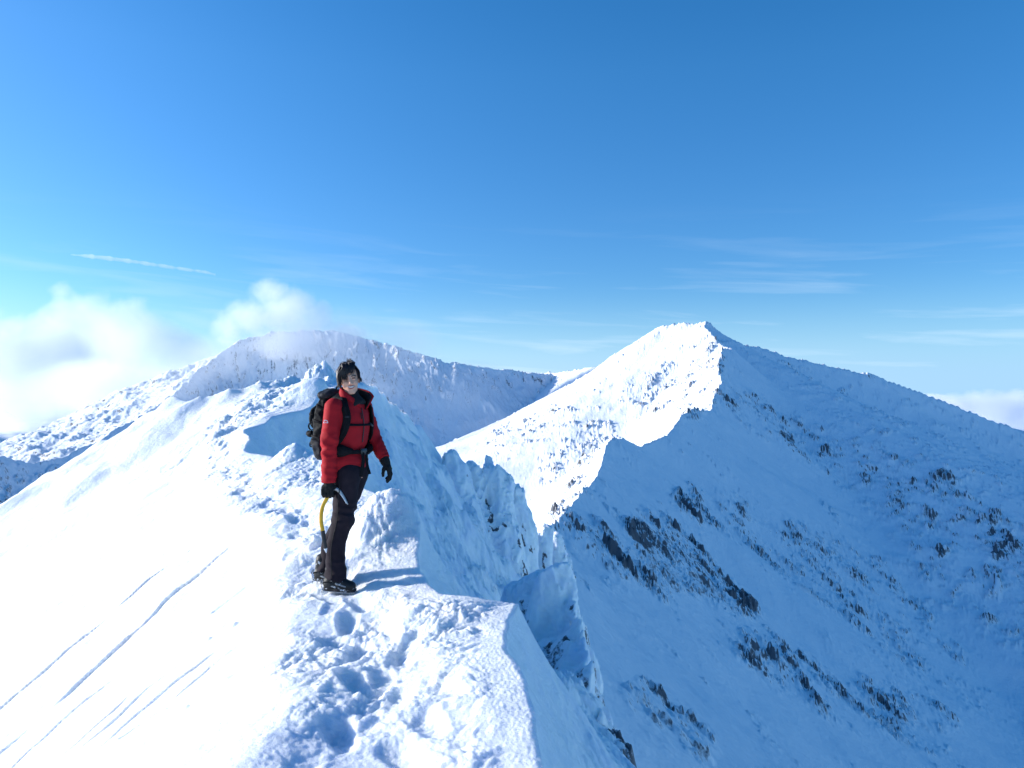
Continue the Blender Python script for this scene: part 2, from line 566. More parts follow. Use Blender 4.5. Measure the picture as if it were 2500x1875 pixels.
    z = z + sl * (0.05 * fbm(x * 0.35, y * 0.35, 4, 101) + 0.016 * fbm(x * 1.8, y * 1.1, 4, 105) + 0.007 * ridged((0.87 * x - 0.49 * y) * 5.0, (0.49 * x + 0.87 * y) * 1.1, 4, 107) * sstep(-0.1, 0.4, noise2(x * 0.6, y * 0.6, 108)) + 0.002 * noise2(x * 25, y * 25, 106))
    jx = x + 0.05 * noise2(x * 1.7, y * 1.7, 110) + 0.012 * noise2(x * 9, y * 9, 111); jy = y + 0.05 * noise2(x * 1.7, y * 1.7, 112)
    for pts, cw, dep in CRACKS:
        q, _, _ = polyline(jx, jy, pts)
        m = np.clip(0.70 + 1.1 * noise2(x * 1.6, y * 1.6, 113), 0.12, 1) * sl
        z = z - m * dep * np.exp(-(q / cw) ** 2) + m * dep * 0.6 * np.exp(-((q + 2.0 * cw) / (1.3 * cw)) ** 2)
    across = 0.87 * x - 0.49 * y; along = 0.49 * x + 0.87 * y
    dash = sstep(0.55, 0.85, noise2(across * 4.5, along * 0.8, 121)) * sstep(0.1, 0.6, noise2(x * 0.8, y * 0.8, 122) + 0.2)
    z = z - sl * 0.035 * dash * sstep(-3.6, -1.2, tdn) * (y < 16)
    cr, _, cid = worley(x * 3.1, y * 3.1, 131)
    z = z + sl * 0.20 * np.clip(0.13 - cr + 0.05 * noise2(x * 20, y * 20, 132), 0, 1) * (cid > 0.9) * sstep(-2.2, -0.7, tdn) * (y < 16)
    # right flank: wind-scoured waves, rime ribs and broken rock lower down
    rf = sstep(0.02, 0.5, d)
    low = sstep(1.2, 4.0, d)
    fl = ridged((x * 0.35 + y * 0.9) * 1.3 + 0.5 * noise2(x * 0.7, y * 0.7, 149), (x * 0.9 - y * 0.35) * 0.45, 5, 145, 0.58)
    z = z + rf * (0.10 * fbm(x * 0.9, y * 0.5, 6, 141, 0.55) + 0.09 * sstep(8, 13, y) * billow(x * 1.6, y * 1.6, 5, 147, 0.58) + 0.04 * billow(x * 3.5 + y, y * 2.5, 5, 143, 0.6) + (0.06 + 0.26 * low) * fl * (0.4 + 0.6 * sstep(-0.2, 0.4, noise2(x * 0.4, y * 0.4, 148) + 0.3 * low)))
    # trodden platform under the hiker's boots
    for fx, fy, fz in FEET:
        m = np.exp(-(((x - fx) / 0.17) ** 2 + ((y - fy) / 0.12) ** 2) ** 2)
        z = z * (1 - m) + (fz + 0.012 * noise2(x * 14, y * 14, 160)) * m
    return z, d, tdn


def build_near():
    out = []
    x, y = polar(-48, 62, 1700, 1.1, 62, 1450)
    z, d, tdn = near_height(x, y)
    gx = np.gradient(z, axis=1) / np.maximum(np.hypot(np.gradient(x, axis=1), np.gradient(y, axis=1)), 1e-4)
    _, _, (zc, bowl, cliff, lip) = polyline(x, y, EDGE)
    edge = sstep(-0.9, 0.5, d - cliff) * (d > 0)
    n = fbm(x * 0.8, y * 0.35, 5, 151)
    rk = noise2((x * 0.35 + y * 0.9) * 2.6, (x * 0.9 - y * 0.35) * 0.9, 153) + 0.5 * noise2(x * 6, y * 5, 154)
    steep = np.abs(gx)
    rock = edge * (0.45 + 0.5 * n) + sstep(1.6, 3.6, d) * 0.55 * sstep(0.25, 0.75, rk) * sstep(0.8, 2.0, steep)
    rock = rock + 0.8 * np.exp(-(((x + 7.15) / 0.10) ** 2 + ((y - 18.9) / 0.22) ** 2))
    v = np.stack([x, y, z], -1).reshape(-1, 3)
    o = mesh_from('snow_ridge', v, grid_quads(*x.shape)[:, ::-1], M_SNOW, attrs={'rock': rock})
    tag(o, kind='structure')
    return o


build_near()
# ------------------------------------------------------------------ far mountains
def mk(pts):
    return [at(u, v, d) for u, v, d in pts]


G_NEAR = [(6, 150, -46.0)] + mk([
    (545, 526, 350), (562, 520, 368), (579, 496, 430), (597, 477, 500), (602, 463, 545), (606, 446, 600), (614, 438, 625), (623, 437, 640),
    (641, 447, 680), (667, 435, 740), (681, 417, 800), (690, 411, 840), (711, 410, 885), (712, 402, 920), (716, 392, 955), (722, 381, 1000), (718, 374, 1035), (719, 366, 1070), (720, 357, 1105), (722, 349, 1140),
    (729, 346.5, 1165), (717, 342, 1200), (714, 336, 1235), (704, 327, 1280), (706, 324, 1300)])
G_FAR = mk([(706, 323, 1300), (686, 322.5, 1330), (662, 326, 1360), (648, 334, 1400), (623, 352, 1490), (597, 366, 1590), (565, 372, 1750), (532, 373, 1900), (509, 371, 2050)])
G_RIGHT = mk([(706, 324, 1300), (719, 332, 1325), (734, 346, 1370), (748, 345.5, 1390), (762, 347, 1405), (787, 356, 1430), (815, 363, 1450), (875, 375, 1470), (921, 393, 1480),
              (972, 412, 1480), (1024, 433, 1470), (1100, 465, 1460), (1250, 540, 1450)])
W_TOP = mk([(176, 395, 1370), (199, 370, 1500), (220, 353, 1600), (241, 340, 1680), (268, 333, 1740), (300, 331, 1780), (330, 330, 1785), (384, 343, 1745), (444, 361, 1700), (478, 366, 1695),
            (509, 370, 1708), (532, 373, 1730), (552, 374, 1760)])
W_LEFT = mk([(199, 370, 1500), (176, 395, 1370), (157, 407, 1300), (116, 430, 1190), (86, 447, 1110), (60, 458, 1050), (35, 463, 1000), (0, 458, 930), (-40, 452, 880), (-120, 470, 840)])
L_FAR = mk([(170, 402, 2700), (134, 393, 2650), (127, 396, 2600), (93, 417, 2500), (60, 430, 2400), (32, 441, 2350), (15, 450, 2320), (0, 436, 2300), (-30, 425, 2280), (-120, 440, 2250)])


def tent(x, y, pts, left, right, soft=400.0, floor=0.32, k=3.0):
    z = None
    for d, side, (zr,) in segments(x, y, pts):
        t = left + (right - left) * (0.5 + 0.5 * side)
        zi = zr - (floor * d + (t - floor) * soft * (1 - np.exp(-d / soft)))
        z = zi if z is None else smax(z, zi, k)
    d, par, _ = polyline(x, y, pts)
    return z, d, par


def mountain(name, az0, az1, na, r0, r1, nr, fn):
    x, y = polar(az0, az1, na, r0, r1, nr)
    z, rock = fn(x, y)
    if name == 'rocky_peak':
        globals()['GRID_G'] = (x, y, z)
    v = np.stack([x, y, z], -1).reshape(-1, 3)
    o = mesh_from(name, v, grid_quads(*x.shape)[:, ::-1], M_MTN, attrs={'rock': rock})
    tag(o, kind='structure')
    return o


def gully(x, y, dirx, diry, wl, stretch, seed, octv=6):
    """rough relief stretched along the fall line (dirx, diry)"""
    a = (x * diry - y * dirx) / wl
    b = (x * dirx + y * diry) / (wl * stretch)
    w = 0.35 * noise2(a * 0.5, b * 0.5, seed + 50)
    return ridged(a + w, b + w, octv, seed, 0.55)


def region(u, v, pts, soft=12.0):
    """soft mask that is 1 near a polyline given in (u, v, radius)"""
    pts = [(p[0], p[1], p[2]) for p in pts]
    d, _, (r,) = polyline(u, v, pts)
    return 1 - sstep(0.55, 1.15, np.abs(d) / r)


def dashes(x, y, fx, fy, wl, stretch, seed, octv=4):
    a = (x * fy - y * fx) / wl
    b = (x * fx + y * fy) / (wl * stretch)
    w = 0.5 * noise2(a * 0.3, b * 0.3, seed + 30)
    return fbm(a + w, b + w, octv, seed, 0.55)


def slope_of(x, y, z):
    gr = np.gradient(z, axis=0) / np.maximum(np.hypot(np.gradient(x, axis=0), np.gradient(y, axis=0)), 1e-3)
    ga = np.gradient(z, axis=1) / np.maximum(np.hypot(np.gradient(x, axis=1), np.gradient(y, axis=1)), 1e-3)
    return np.hypot(gr, ga)


def g_height(x, y):
    za, da, pa = tent(x, y, G_NEAR, 0.80, 0.98, 260.0, 0.40)
    zb, db, pb = tent(x, y, G_FAR, 0.72, 0.6, 500.0, 0.3)
    zd, dd, pd = tent(x, y, G_RIGHT, 0.5, 0.92, 300.0, 0.36)
    z = smax(smax(za, zb, 8.0), zd, 14.0)
    u, v = pic(x, y, z)
    dist = np.minimum(np.minimum(np.abs(da), np.abs(db)), np.abs(dd))
    shade = sstep(-40, 40, np.where(da > 0, za, zd) - zb)
    crest = np.exp(-(dist / 14.0))
    big = fbm(x / 150, y / 150, 4, 231)
    med = fbm(x / 40, y / 40, 5, 241, 0.55)
    dsh = dashes(x, y, 0.80, -0.60, 7.5, 2.3, 251) * shade + dashes(x, y, -0.80, -0.60, 8.0, 2.6, 256) * (1 - shade)
    ds2 = dashes(x, y, 0.72, -0.69, 21.0, 2.0, 281) * shade + dashes(x, y, -0.75, -0.66, 20.0, 2.6, 286) * (1 - shade)
    dsh = 0.62 * dsh + 0.55 * ds2
    fin = fbm(x / 3.2, y / 3.2, 3, 261)
    gul = gully(x, y, 0.88, -0.48, 60, 3.5, 201, 4) * shade + gully(x, y, -0.85, -0.52, 55, 3.5, 221, 4) * (1 - shade)
    cr = np.zeros_like(z)
    for pts in ([(650, 535, 30), (685, 565, 32), (745, 605, 20)], [(735, 400, 16), (780, 425, 22), (850, 465, 26), (930, 490, 26), (1024, 560, 34), (1100, 600, 40)],
                [(790, 540, 26), (860, 590, 44), (930, 650, 40), (970, 690, 24)], [(560, 520, 14), (600, 560, 34), (660, 600, 14)], [(880, 500, 34), (960, 570, 40), (1030, 600, 45)],
                [(690, 500, 20), (740, 520, 26), (790, 560, 20)], [(760, 650, 26), (830, 690, 30), (930, 730, 34)], [(640, 690, 20), (690, 740, 30)]):
        cr = np.maximum(cr, region(u, v, pts))
    lit_cr = np.zeros_like(z)
    for pts in ([(716, 350, 14), (702, 390, 22), (690, 408, 16)], [(640, 400, 26), (690, 365, 22)], [(500, 440, 18), (560, 420, 20)], [(560, 470, 26), (600, 430, 14)]):
        lit_cr = np.maximum(lit_cr, region(u, v, pts))
    var = fbm(x / 75, y / 75, 4, 291, 0.6)
    cr = np.clip(cr * (0.62 + 0.9 * med + 0.8 * var), 0, 1); lit_cr = np.clip(np.maximum(lit_cr, 0.35 * (1 - shade)) * (0.85 + 0.7 * med), 0, 1)
    nearby = sstep(90, 260, y)
    cr = cr * nearby
    c = np.clip(cr + lit_cr, 0, 1)
    out = sstep(0.10, 0.62, dsh + 0.18 * fin)
    spar = sstep(0.38, 0.75, dsh + 0.25 * med + 0.15 * fin) * sstep(-0.25, 0.35, big + 0.4 * med)
    z = z + big * 5.0 * (1 - crest) * nearby + gul * (1.0 + 1.2 * c) * (1 - 0.7 * crest) + med * (0.8 + 1.2 * c)
    z = z + (0.22 + 4.2 * c) * out + 1.5 * spar * (0.3 + sstep(-0.3, 0.3, var)) + fin * (0.10 + 0.55 * c) + crest * (1.2 + 2.6 * sstep(700, 950, y)) * (0.6 * fbm(x / 10, y / 14, 4, 271) + 0.7 * noise2(x / 30, y / 34, 276))
    hz = region(u, v, [(640, 532, 10), (655, 550, 24), (684, 572, 28), (715, 588, 16), (745, 606, 12)])
    hz = np.maximum(hz, region(u, v, [(990, 540, 16), (1030, 565, 24)]))
    hz = np.maximum(hz, 0.7 * region(u, v, [(868, 470, 8), (912, 487, 9), (925, 492, 6)]))
    a_ = (x * -0.60 - y * 0.80); b_ = (x * 0.80 - y * 0.60)
    w1, w2, wid = worley(a_ / 5.0 + 0.4 * dsh, b_ / 12.0, 295)
    v1, v2, vid = worley(a_ / 2.4 + 0.3 * fin, b_ / 5.0, 297)
    z = z + np.clip(hz + 0.45 * cr, 0, 1) * nearby * (4.2 * (wid - 0.4) * sstep(0.0, 0.25, w2 - w1) + 1.6 * (vid - 0.4) * sstep(0.0, 0.25, v2 - v1))
    steep = slope_of(x, y, z)
    thr = sstep(0.88, 1.55, steep)
    rock = thr * (0.12 + 0.66 * np.maximum(cr, 0.8 * lit_cr)) + 0.32 * out * thr * c + 0.45 * spar * thr
    nn = sstep(-0.6, 0.25, dsh + 0.6 * fin)
    hard = hz * (0.42 * nn + 0.30 * sstep(0.8, 1.5, steep) - 0.10 * (wid > 0.7)) + region(u, v, [(782, 433, 4), (792, 441, 4)]) * 0.6
    return z, rock + hard


def w_height(x, y):
    za, da, _ = tent(x, y, W_TOP, 0.5, 0.85, 420.0, 0.35)
    zb, db, _ = tent(x, y, W_LEFT, 0.75, 0.8, 300.0, 0.35)
    z = smax(za, zb, 8.0)
    u, v = pic(x, y, z)
    dist = np.minimum(np.abs(da), np.abs(db))
    crest = np.exp(-dist / 18.0)
    g = gully(x, y, 0.45, -0.9, 60, 3.5, 301)
    g2 = gully(x, y, 0.95, -0.3, 70, 1.6, 321)
    leftm = sstep(-560, -680, x)
    med = fbm(x / 30, y / 30, 6, 331, 0.6)
    smooth = sstep(-330, -80, x) * sstep(20, 150, dist)
    strk = dashes(x, y, 0.25, -0.97, 16.0, 3.2, 361, 5)
    ribs = gully(x, y, 0.93, -0.37, 48, 3.2, 381, 6)
    z = z + (g * (1 - leftm) * (9 - 6.0 * smooth) + (g2 * 1.0 + ribs * 6.5) * leftm) * (1 - 0.6 * crest) + med * (2.4 - 1.6 * smooth - 1.7 * leftm) + fbm(x / 11, y / 11, 4, 341, 0.6) * (1.2 - 0.8 * smooth - 0.5 * leftm)
    fine = dashes(x, y, 0.85, -0.5, 9.0, 1.8, 371, 5)
    z = z + leftm * (0.7 * sstep(0.0, 0.5, fine) + 6.0 * fbm(x / 55, y / 55, 4, 376))
    z = z + sstep(0.05, 0.5, strk) * (1 - leftm) * (4.0 - 2.8 * smooth) * (1 - 0.5 * crest)
    z = z + fbm(x / 240, y / 240, 3, 351) * 12 * (1 - crest)
    gz_r = np.gradient(z, axis=0) / np.maximum(np.hypot(np.gradient(x, axis=0), np.gradient(y, axis=0)), 1e-3)
    gz_a = np.gradient(z, axis=1) / np.maximum(np.hypot(np.gradient(x, axis=1), np.gradient(y, axis=1)), 1e-3)
    steep = np.hypot(gz_r, gz_a)
    rock = sstep(0.9, 1.7, steep) * (0.50 + 0.22 * leftm) * (1 - 0.35 * smooth) + 0.27 * sstep(0.1, 0.5, strk) - 0.02
    return z, rock


def l_height(x, y):
    z, d, _ = tent(x, y, L_FAR, 0.6, 0.75, 300.0, 0.3)
    crest = np.exp(-np.abs(d) / 20.0)
    g2 = gully(x, y, 0.9, -0.4, 80, 1.8, 401)
    z = z + g2 * 8 * (1 - 0.6 * crest) + fbm(x / 30, y / 30, 6, 421, 0.6) * 3.5
    gz_r = np.gradient(z, axis=0) / np.maximum(np.hypot(np.gradient(x, axis=0), np.gradient(y, axis=0)), 1e-3)
    rock = sstep(0.9, 1.9, np.abs(gz_r)) * 0.6 - 0.05
    return z, rock


mountain('rocky_peak', -7, 46, 1250, 40, 2100, 1150, g_height)
mountain('cloud_capped_mountain', -42, 5, 1000, 750, 2350, 620, w_height)
mountain('distant_ridge', -42, -16, 460, 1700, 2900, 300, l_height)
# ------------------------------------------------------------------ rime-coated pinnacles on the crest
def seg_cone(P, a, b, ra, rb):
    """distance to a tapered capsule from a (radius ra) to b (radius rb)"""
    a = np.asarray(a, F32); b = np.asarray(b, F32)
    ab = b - a
    t = np.clip(((P[0] - a[0]) * ab[0] + (P[1] - a[1]) * ab[1] + (P[2] - a[2]) * ab[2]) / float(ab @ ab), 0, 1)
    return np.sqrt((P[0] - a[0] - t * ab[0]) ** 2 + (P[1] - a[1] - t * ab[1]) ** 2 + (P[2] - a[2] - t * ab[2]) ** 2) - (ra + (rb - ra) * t)


def sample_grid(lo, hi, h):
    ax = [np.arange(l, u_ + h, h, dtype=F32) for l, u_ in zip(lo, hi)]
    return np.meshgrid(*ax, indexing='ij')


def pinnacle(name, label, cones, h, flute, k, seed):
    """cones: (u, v, d, r) top -> (u, v, d, r) foot"""
    cs = [(np.array(at(*c[0][:3])), np.array(at(*c[1][:3])), c[0][3], c[1][3]) for c in cones]
    pts = np.array([p for c in cs for p in (c[0] - c[2], c[0] + c[2], c[1] - c[3], c[1] + c[3])])
    P = sample_grid(pts.min(0) - 0.4, pts.max(0) + 0.4, h)
    f = None
    for a, b, ra, rb in cs:
        g = seg_cone(P, a, b, ra, rb)
        f = g if f is None else smin(f, g, k)
    n = 0
    for o_, amp in ((0.55, 1.0), (1.2, 0.65), (2.6, 0.45), (5.5, 0.26), (10.0, 0.14)):
        s = o_ / flute
        q = noise3(P[0] * s, P[1] * s, P[2] * s * 0.38, seed) if o_ < 3 else noise3(P[0] * s, P[1] * s, P[2] * s * 0.6, seed)
        n = n + amp * (np.abs(q) - 0.28)
        seed += 1
    rough = sstep(-0.3, 0.5, noise3(P[0] * 0.5 / flute, P[1] * 0.5 / flute, P[2] * 0.35 / flute, seed + 9))
    f = f + flute * (0.30 + 0.35 * rough) * n
    v, q = surface_nets(f.astype(F32), [P[0][0, 0, 0], P[1][0, 0, 0], P[2][0, 0, 0]], h)
    x, y, z = v[:, 0], v[:, 1], v[:, 2]
    r = noise3(x * 1.3 / flute, y * 1.3 / flute, z * 0.45 / flute, seed + 20) + 0.6 * noise3(x * 4 / flute, y * 4 / flute, z * 1.6 / flute, seed + 21)
    lowest = (z.max() - z) / (z.max() - z.min())
    rock = 0.74 * sstep(0.22, 0.75, r + 0.30 * lowest) - 0.08
    o = mesh_from(name, v, q, M_SNOW, attrs={'rock': rock})
    tag(o, label, 'rock pinnacle', 'rime covered pinnacles beyond the crest')
    return o


pinnacle('rock_pinnacle', 'tallest broad rime-plastered pinnacle with sunlit horns, beyond the bowl behind the hiker', [
    ((452, 459, 34, 0.24), (466, 580, 33, 1.1)),
    ((458, 470, 34, 0.36), (480, 640, 32, 1.4)),
    ((472, 466, 35, 0.30), (492, 640, 33, 1.4)),
    ((489, 460, 35.5, 0.32), (500, 640, 34, 1.2)),
    ((496, 480, 35, 0.55), (512, 660, 33, 1.5)),
    ((512, 494, 36, 0.5), (524, 650, 34.5, 1.15)),
    ((523, 516, 36, 0.42), (530, 660, 35, 0.9))], 0.05, 0.8, 0.25, 700)
pinnacle('rock_pinnacle', 'dark-cornered rime block standing in the notch between the ridges', [
    ((546, 530, 47, 0.3), (546, 640, 46, 0.8)),
    ((556, 540, 49, 0.45), (560, 650, 48, 0.9)),
    ((564, 562, 51, 0.35), (572, 660, 50, 0.8))], 0.07, 0.8, 0.3, 730)


def rib(name, label, ridge, h, seed):
    """sharp rock rib: a wedge along the ridge line plus a leaning block at its top"""
    R = np.array([at(*p) for p in ridge])
    R = R[np.argsort(R[:, 1])]
    tip = np.array(at(566, 565, 17.0))
    lo = np.array([R[:, 0].min() - 1.7, R[0, 1] + 0.4, R[:, 2].min() - 1.3]); hi = np.array([R[:, 0].max() + 0.5, 18.6, tip[2] + 0.3])
    P = sample_grid(lo, hi, h)
    jag = 0.10 * noise3(P[1] * 2.2, P[1] * 0, P[1] * 0 + 3.3, seed) + 0.05 * noise3(P[1] * 6, P[1] * 0, P[1] * 0 + 9.3, seed + 1)
    rx = np.interp(P[1], R[:, 1], R[:, 0]) + 0.6 * jag; rz = np.interp(P[1], R[:, 1], R[:, 2]) + jag

    def plane(n, x0, z0, y0=None):
        n = np.array(n, float); n /= np.linalg.norm(n)
        return (P[0] - x0) * n[0] + (P[2] - z0) * n[2] + (0 if y0 is None else (P[1] - y0) * n[1])
    f = smax(plane((-0.62, 0, 0.78), rx, rz), plane((0.97, 0, 0.22), rx, rz), 0.06)
    f = np.maximum(f, P[1] - 16.9)
    b = plane((-0.36, 0.20, 0.91), tip[0], tip[2], tip[1])
    q = at(552, 600, 16.2)
    b = smax(b, plane((0.30, -0.93, 0.16), q[0], q[2], q[1]), 0.05)
    b = smax(b, plane((0.96, 0.15, 0.22), tip[0] + 0.02, tip[2], tip[1]), 0.05)
    q = at(527, 588, 16.8)
    b = smax(b, plane((-0.92, -0.25, 0.30), q[0], q[2], q[1]), 0.08)
    b = np.maximum(b, P[1] - 18.2)
    f = smin(f, b, 0.08)
    n = 0
    for o_, amp, st in ((0.9, 1.0, 0.35), (2.2, 0.6, 0.30), (5.0, 0.34, 0.4), (10.0, 0.2, 0.6), (19.0, 0.11, 0.8)):
        n = n + amp * (np.abs(noise3(P[0] * o_, P[1] * o_, P[2] * o_ * st, seed + 2)) - 0.27)
        seed += 1
    crease = noise3(P[0] * 3.0 + P[2] * 0.8, P[1] * 3.0, P[2] * 0.9, seed + 40)
    f = f + 0.25 * n + 0.10 * sstep(0.0, 0.35, crease)
    v, q = surface_nets(f.astype(F32), [P[0][0, 0, 0], P[1][0, 0, 0], P[2][0, 0, 0]], h)
    x, y, z = v[:, 0], v[:, 1], v[:, 2]
    below = np.interp(y, R[:, 1], R[:, 2]) - z
    r = noise3(x * 2.4, y * 2.4, z * 0.9, seed + 20) + 0.6 * noise3(x * 7, y * 7, z * 3, seed + 21)
    rock = 0.62 * sstep(0.05, 0.6, r + 0.5 * sstep(0.0, 0.7, below) * sstep(16.2, 15.0, y) - 0.25 * (y > 16.0)) - 0.08
    o = mesh_from(name, v, q, M_SNOW, attrs={'rock': rock})
    tag(o, label, 'rock rib')


rib('rock_rib', 'leaning block above a long dark rock rib, running down right of the snow cornice',
    [(566, 566, 17.4), (570, 585, 16.6), (576, 612, 15.8), (584, 640, 15.0), (590, 668, 14.0), (596, 700, 12.9), (601, 733, 11.7), (608, 770, 10.4), (618, 830, 8.8)], 0.03, 780)
# ------------------------------------------------------------------ the hiker
FY = 6.1
PX0 = at(342, 591, FY)
BASE = np.array([PX0[0], FY, PX0[2] + 0.022])
Fv = np.array([0.87, -0.493, 0.0]); Lv = np.array([0.493, 0.87, 0.0])


def simple_mat(name, col, rough=0.6, noise=None, bump=None, spec=0.3, metal=0.0):
    m, t, b = new_mat(name)
    b.inputs['Base Color'].default_value = (*col, 1)
    tc = t.n('ShaderNodeTexCoord')
    if noise:
        col2, sc, lo, hi = noise
        n = t.n('ShaderNodeTexNoise', {'Vector': tc.outputs['Object'], 'Scale': sc, 'Detail': 5.0, 'Roughness': 0.6})
        lk(t, t.mix(t.ramp(n.outputs[0], lo, hi), (*col, 1), (*col2, 1)), b.inputs['Base Color'])
    if bump:
        sc, st, di = bump
        n = t.n('ShaderNodeTexNoise', {'Vector': tc.outputs['Object'], 'Scale': sc, 'Detail': 4.0, 'Roughness': 0.6})
        bp = t.n('ShaderNodeBump', {'Strength': st, 'Distance': di, 'Height': n.outputs[0]})
        lk(t, bp.outputs[0], b.inputs['Normal'])
    b.inputs['Roughness'].default_value = rough
    b.inputs['Specular IOR Level'].default_value = spec
    b.inputs['Metallic'].default_value = metal
    return m


M_RED = simple_mat('red_shell_fabric', (0.40, 0.012, 0.018), 0.7, ((0.33, 0.010, 0.016), 6.0, 0.35, 0.7), (55.0, 0.25, 0.004), 0.12)
M_LINING = simple_mat('black_lining', (0.012, 0.012, 0.014), 0.8)
M_TROUS = simple_mat('plum_black_trousers', (0.013, 0.009, 0.014), 0.8, ((0.022, 0.015, 0.022), 9.0, 0.4, 0.7), (70.0, 0.3, 0.004), 0.15)
M_GLOVE = simple_mat('black_glove_fabric', (0.012, 0.012, 0.013), 0.8, None, (120.0, 0.3, 0.002), 0.2)
M_SKIN = simple_mat('skin', (0.74, 0.37, 0.25), 0.55, ((0.80, 0.41, 0.28), 20.0, 0.4, 0.7))
M_LIP = simple_mat('lips', (0.40, 0.12, 0.11), 0.5)
M_TEETH = simple_mat('teeth', (0.70, 0.62, 0.54), 0.35)
M_DARK = simple_mat('eye_dark', (0.012, 0.009, 0.008), 0.4)
M_BROW = simple_mat('brow', (0.05, 0.03, 0.028), 0.8)
M_HAIR = simple_mat('dark_hair', (0.010, 0.006, 0.008), 0.45, ((0.035, 0.006, 0.014), 14.0, 0.5, 0.75), None, 0.4)
M_PACK = simple_mat('black_pack_fabric', (0.005, 0.0053, 0.0065), 0.65, ((0.012, 0.0125, 0.015), 18.0, 0.4, 0.7), (45.0, 0.5, 0.006), 0.08)
M_PACKG = simple_mat('grey_pack_fabric', (0.030, 0.031, 0.037), 0.65, ((0.014, 0.0145, 0.017), 26.0, 0.42, 0.6), (45.0, 0.5, 0.006), 0.1)
M_WEB = simple_mat('webbing', (0.008, 0.008, 0.010), 0.7, None, None, 0.1)
M_BUCK = simple_mat('buckle_plastic', (0.03, 0.03, 0.034), 0.35, None, None, 0.5)
M_BOOT = simple_mat('boot_leather', (0.014, 0.014, 0.015), 0.55, ((0.62, 0.64, 0.68), 21.0, 0.60, 0.68), (60.0, 0.4, 0.004))
M_BOOTG = simple_mat('grey_boot_panel', (0.20, 0.21, 0.22), 0.6, ((0.6, 0.62, 0.66), 30.0, 0.55, 0.65))
M_SOLE = simple_mat('rubber_sole', (0.02, 0.02, 0.02), 0.8, ((0.6, 0.62, 0.66), 35.0, 0.56, 0.64))
M_STEEL = simple_mat('steel', (0.36, 0.37, 0.39), 0.35, None, None, 0.5, 0.85)
M_YELLOW = simple_mat('yellow_shaft', (0.72, 0.40, 0.025), 0.45, ((0.60, 0.33, 0.02), 30.0, 0.4, 0.7))
M_GRIP = simple_mat('black_grip', (0.03, 0.03, 0.033), 0.6)
M_LOGO = simple_mat('white_print', (0.8, 0.8, 0.8), 0.6)
M_WHITE = simple_mat('frosted_tip', (0.75, 0.77, 0.8), 0.6)


def cone(P, a, b, ra, rb):
    return seg_cone(P, a, b, ra, rb)


def chain(P, pts, k=0.02, f=None):
    """pts: (x, y, z, r)"""
    for p, q in zip(pts[:-1], pts[1:]):
        g = cone(P, p[:3], q[:3], p[3], q[3])
        f = g if f is None else smin(f, g, k)
    return f


def ellip(P, c, r, ax=None):
    d = [P[i] - c[i] for i in range(3)]
    if ax is not None:
        d = [d[0] * a[0] + d[1] * a[1] + d[2] * a[2] for a in ax]
    k0 = np.sqrt((d[0] / r[0]) ** 2 + (d[1] / r[1]) ** 2 + (d[2] / r[2]) ** 2)
    k1 = np.sqrt((d[0] / r[0] ** 2) ** 2 + (d[1] / r[1] ** 2) ** 2 + (d[2] / r[2] ** 2) ** 2)
    return k0 * (k0 - 1) / np.maximum(k1, 1e-6)


def sdf_mesh(name, P, f, h, mat=None, parent=None, mats=None, fm=None):
    v, q = surface_nets(np.asarray(f, F32), [P[0][0, 0, 0], P[1][0, 0, 0], P[2][0, 0, 0]], h)
    fmat = None
    if fm is not None:
        fmat = fm(v[q].mean(1))
    return mesh_from(name, v, q, mat, parent, True, None, mats, fmat)


def loft(name, rings, mat, parent=None, closed=True, caps=True, smooth=True):
    """rings: list of equally long point loops"""
    n = len(rings[0]); v = [p for r in rings for p in r]
    q = []
    for i in range(len(rings) - 1):
        for k in range(n if closed else n - 1):
            k2 = (k + 1) % n
            q.append((i * n + k, i * n + k2, (i + 1) * n + k2, (i + 1) * n + k))
    me = bpy.data.meshes.new(name)
    faces = [tuple(f) for f in q]
    if caps and closed:
        faces.append(tuple(range(n))[::-1]); faces.append(tuple(range((len(rings) - 1) * n, len(rings) * n)))
    me.from_pydata([tuple(map(float, p)) for p in v], [], faces)
    me.materials.append(mat)
    me.update()
    if smooth:
        me.polygons.foreach_set('use_smooth', [True] * len(me.polygons))
    me.validate()
    return link(bpy.data.objects.new(name, me), parent)


def catmull(pts, n):
    pts = np.asarray(pts, float)
    P = np.vstack([2 * pts[0] - pts[1], pts, 2 * pts[-1] - pts[-2]])
    out = []
    for i in range(1, len(P) - 2):
        for s in np.linspace(0, 1, n, endpoint=False):
            a, b, c, d = P[i - 1], P[i], P[i + 1], P[i + 2]
            out.append(0.5 * ((2 * b) + (c - a) * s + (2 * a - 5 * b + 4 * c - d) * s * s + (3 * b - a - 3 * c + d) * s ** 3))
    out.append(P[-2])
    return np.array(out)


def strap_rings(path, outward, width, thick, n=6):
    """flat band along the path; outward(p) gives the direction its flat face looks to"""
    pts = catmull(path, n)
    rings = []
    for i, p in enumerate(pts):
        t = pts[min(i + 1, len(pts) - 1)] - pts[max(i - 1, 0)]
        t /= np.linalg.norm(t)
        o = np.asarray(outward(p), float); o = o - t * (o @ t); o /= np.linalg.norm(o)
        s = np.cross(t, o)
        w = (width(i / (len(pts) - 1)) if callable(width) else width) / 2
        h = thick / 2
        rings.append([p + s * w + o * h * 0.3, p + s * w * 0.8 + o * h, p - s * w * 0.8 + o * h, p - s * w + o * h * 0.3,
                      p - s * w - o * h * 0.6, p - s * w * 0.8 - o * h, p + s * w * 0.8 - o * h, p + s * w - o * h * 0.6])
    return rings


def strap(name, path, outward, width, thick, mat, parent, n=6):
    return loft(name, strap_rings(path, outward, width, thick, n), mat, parent)


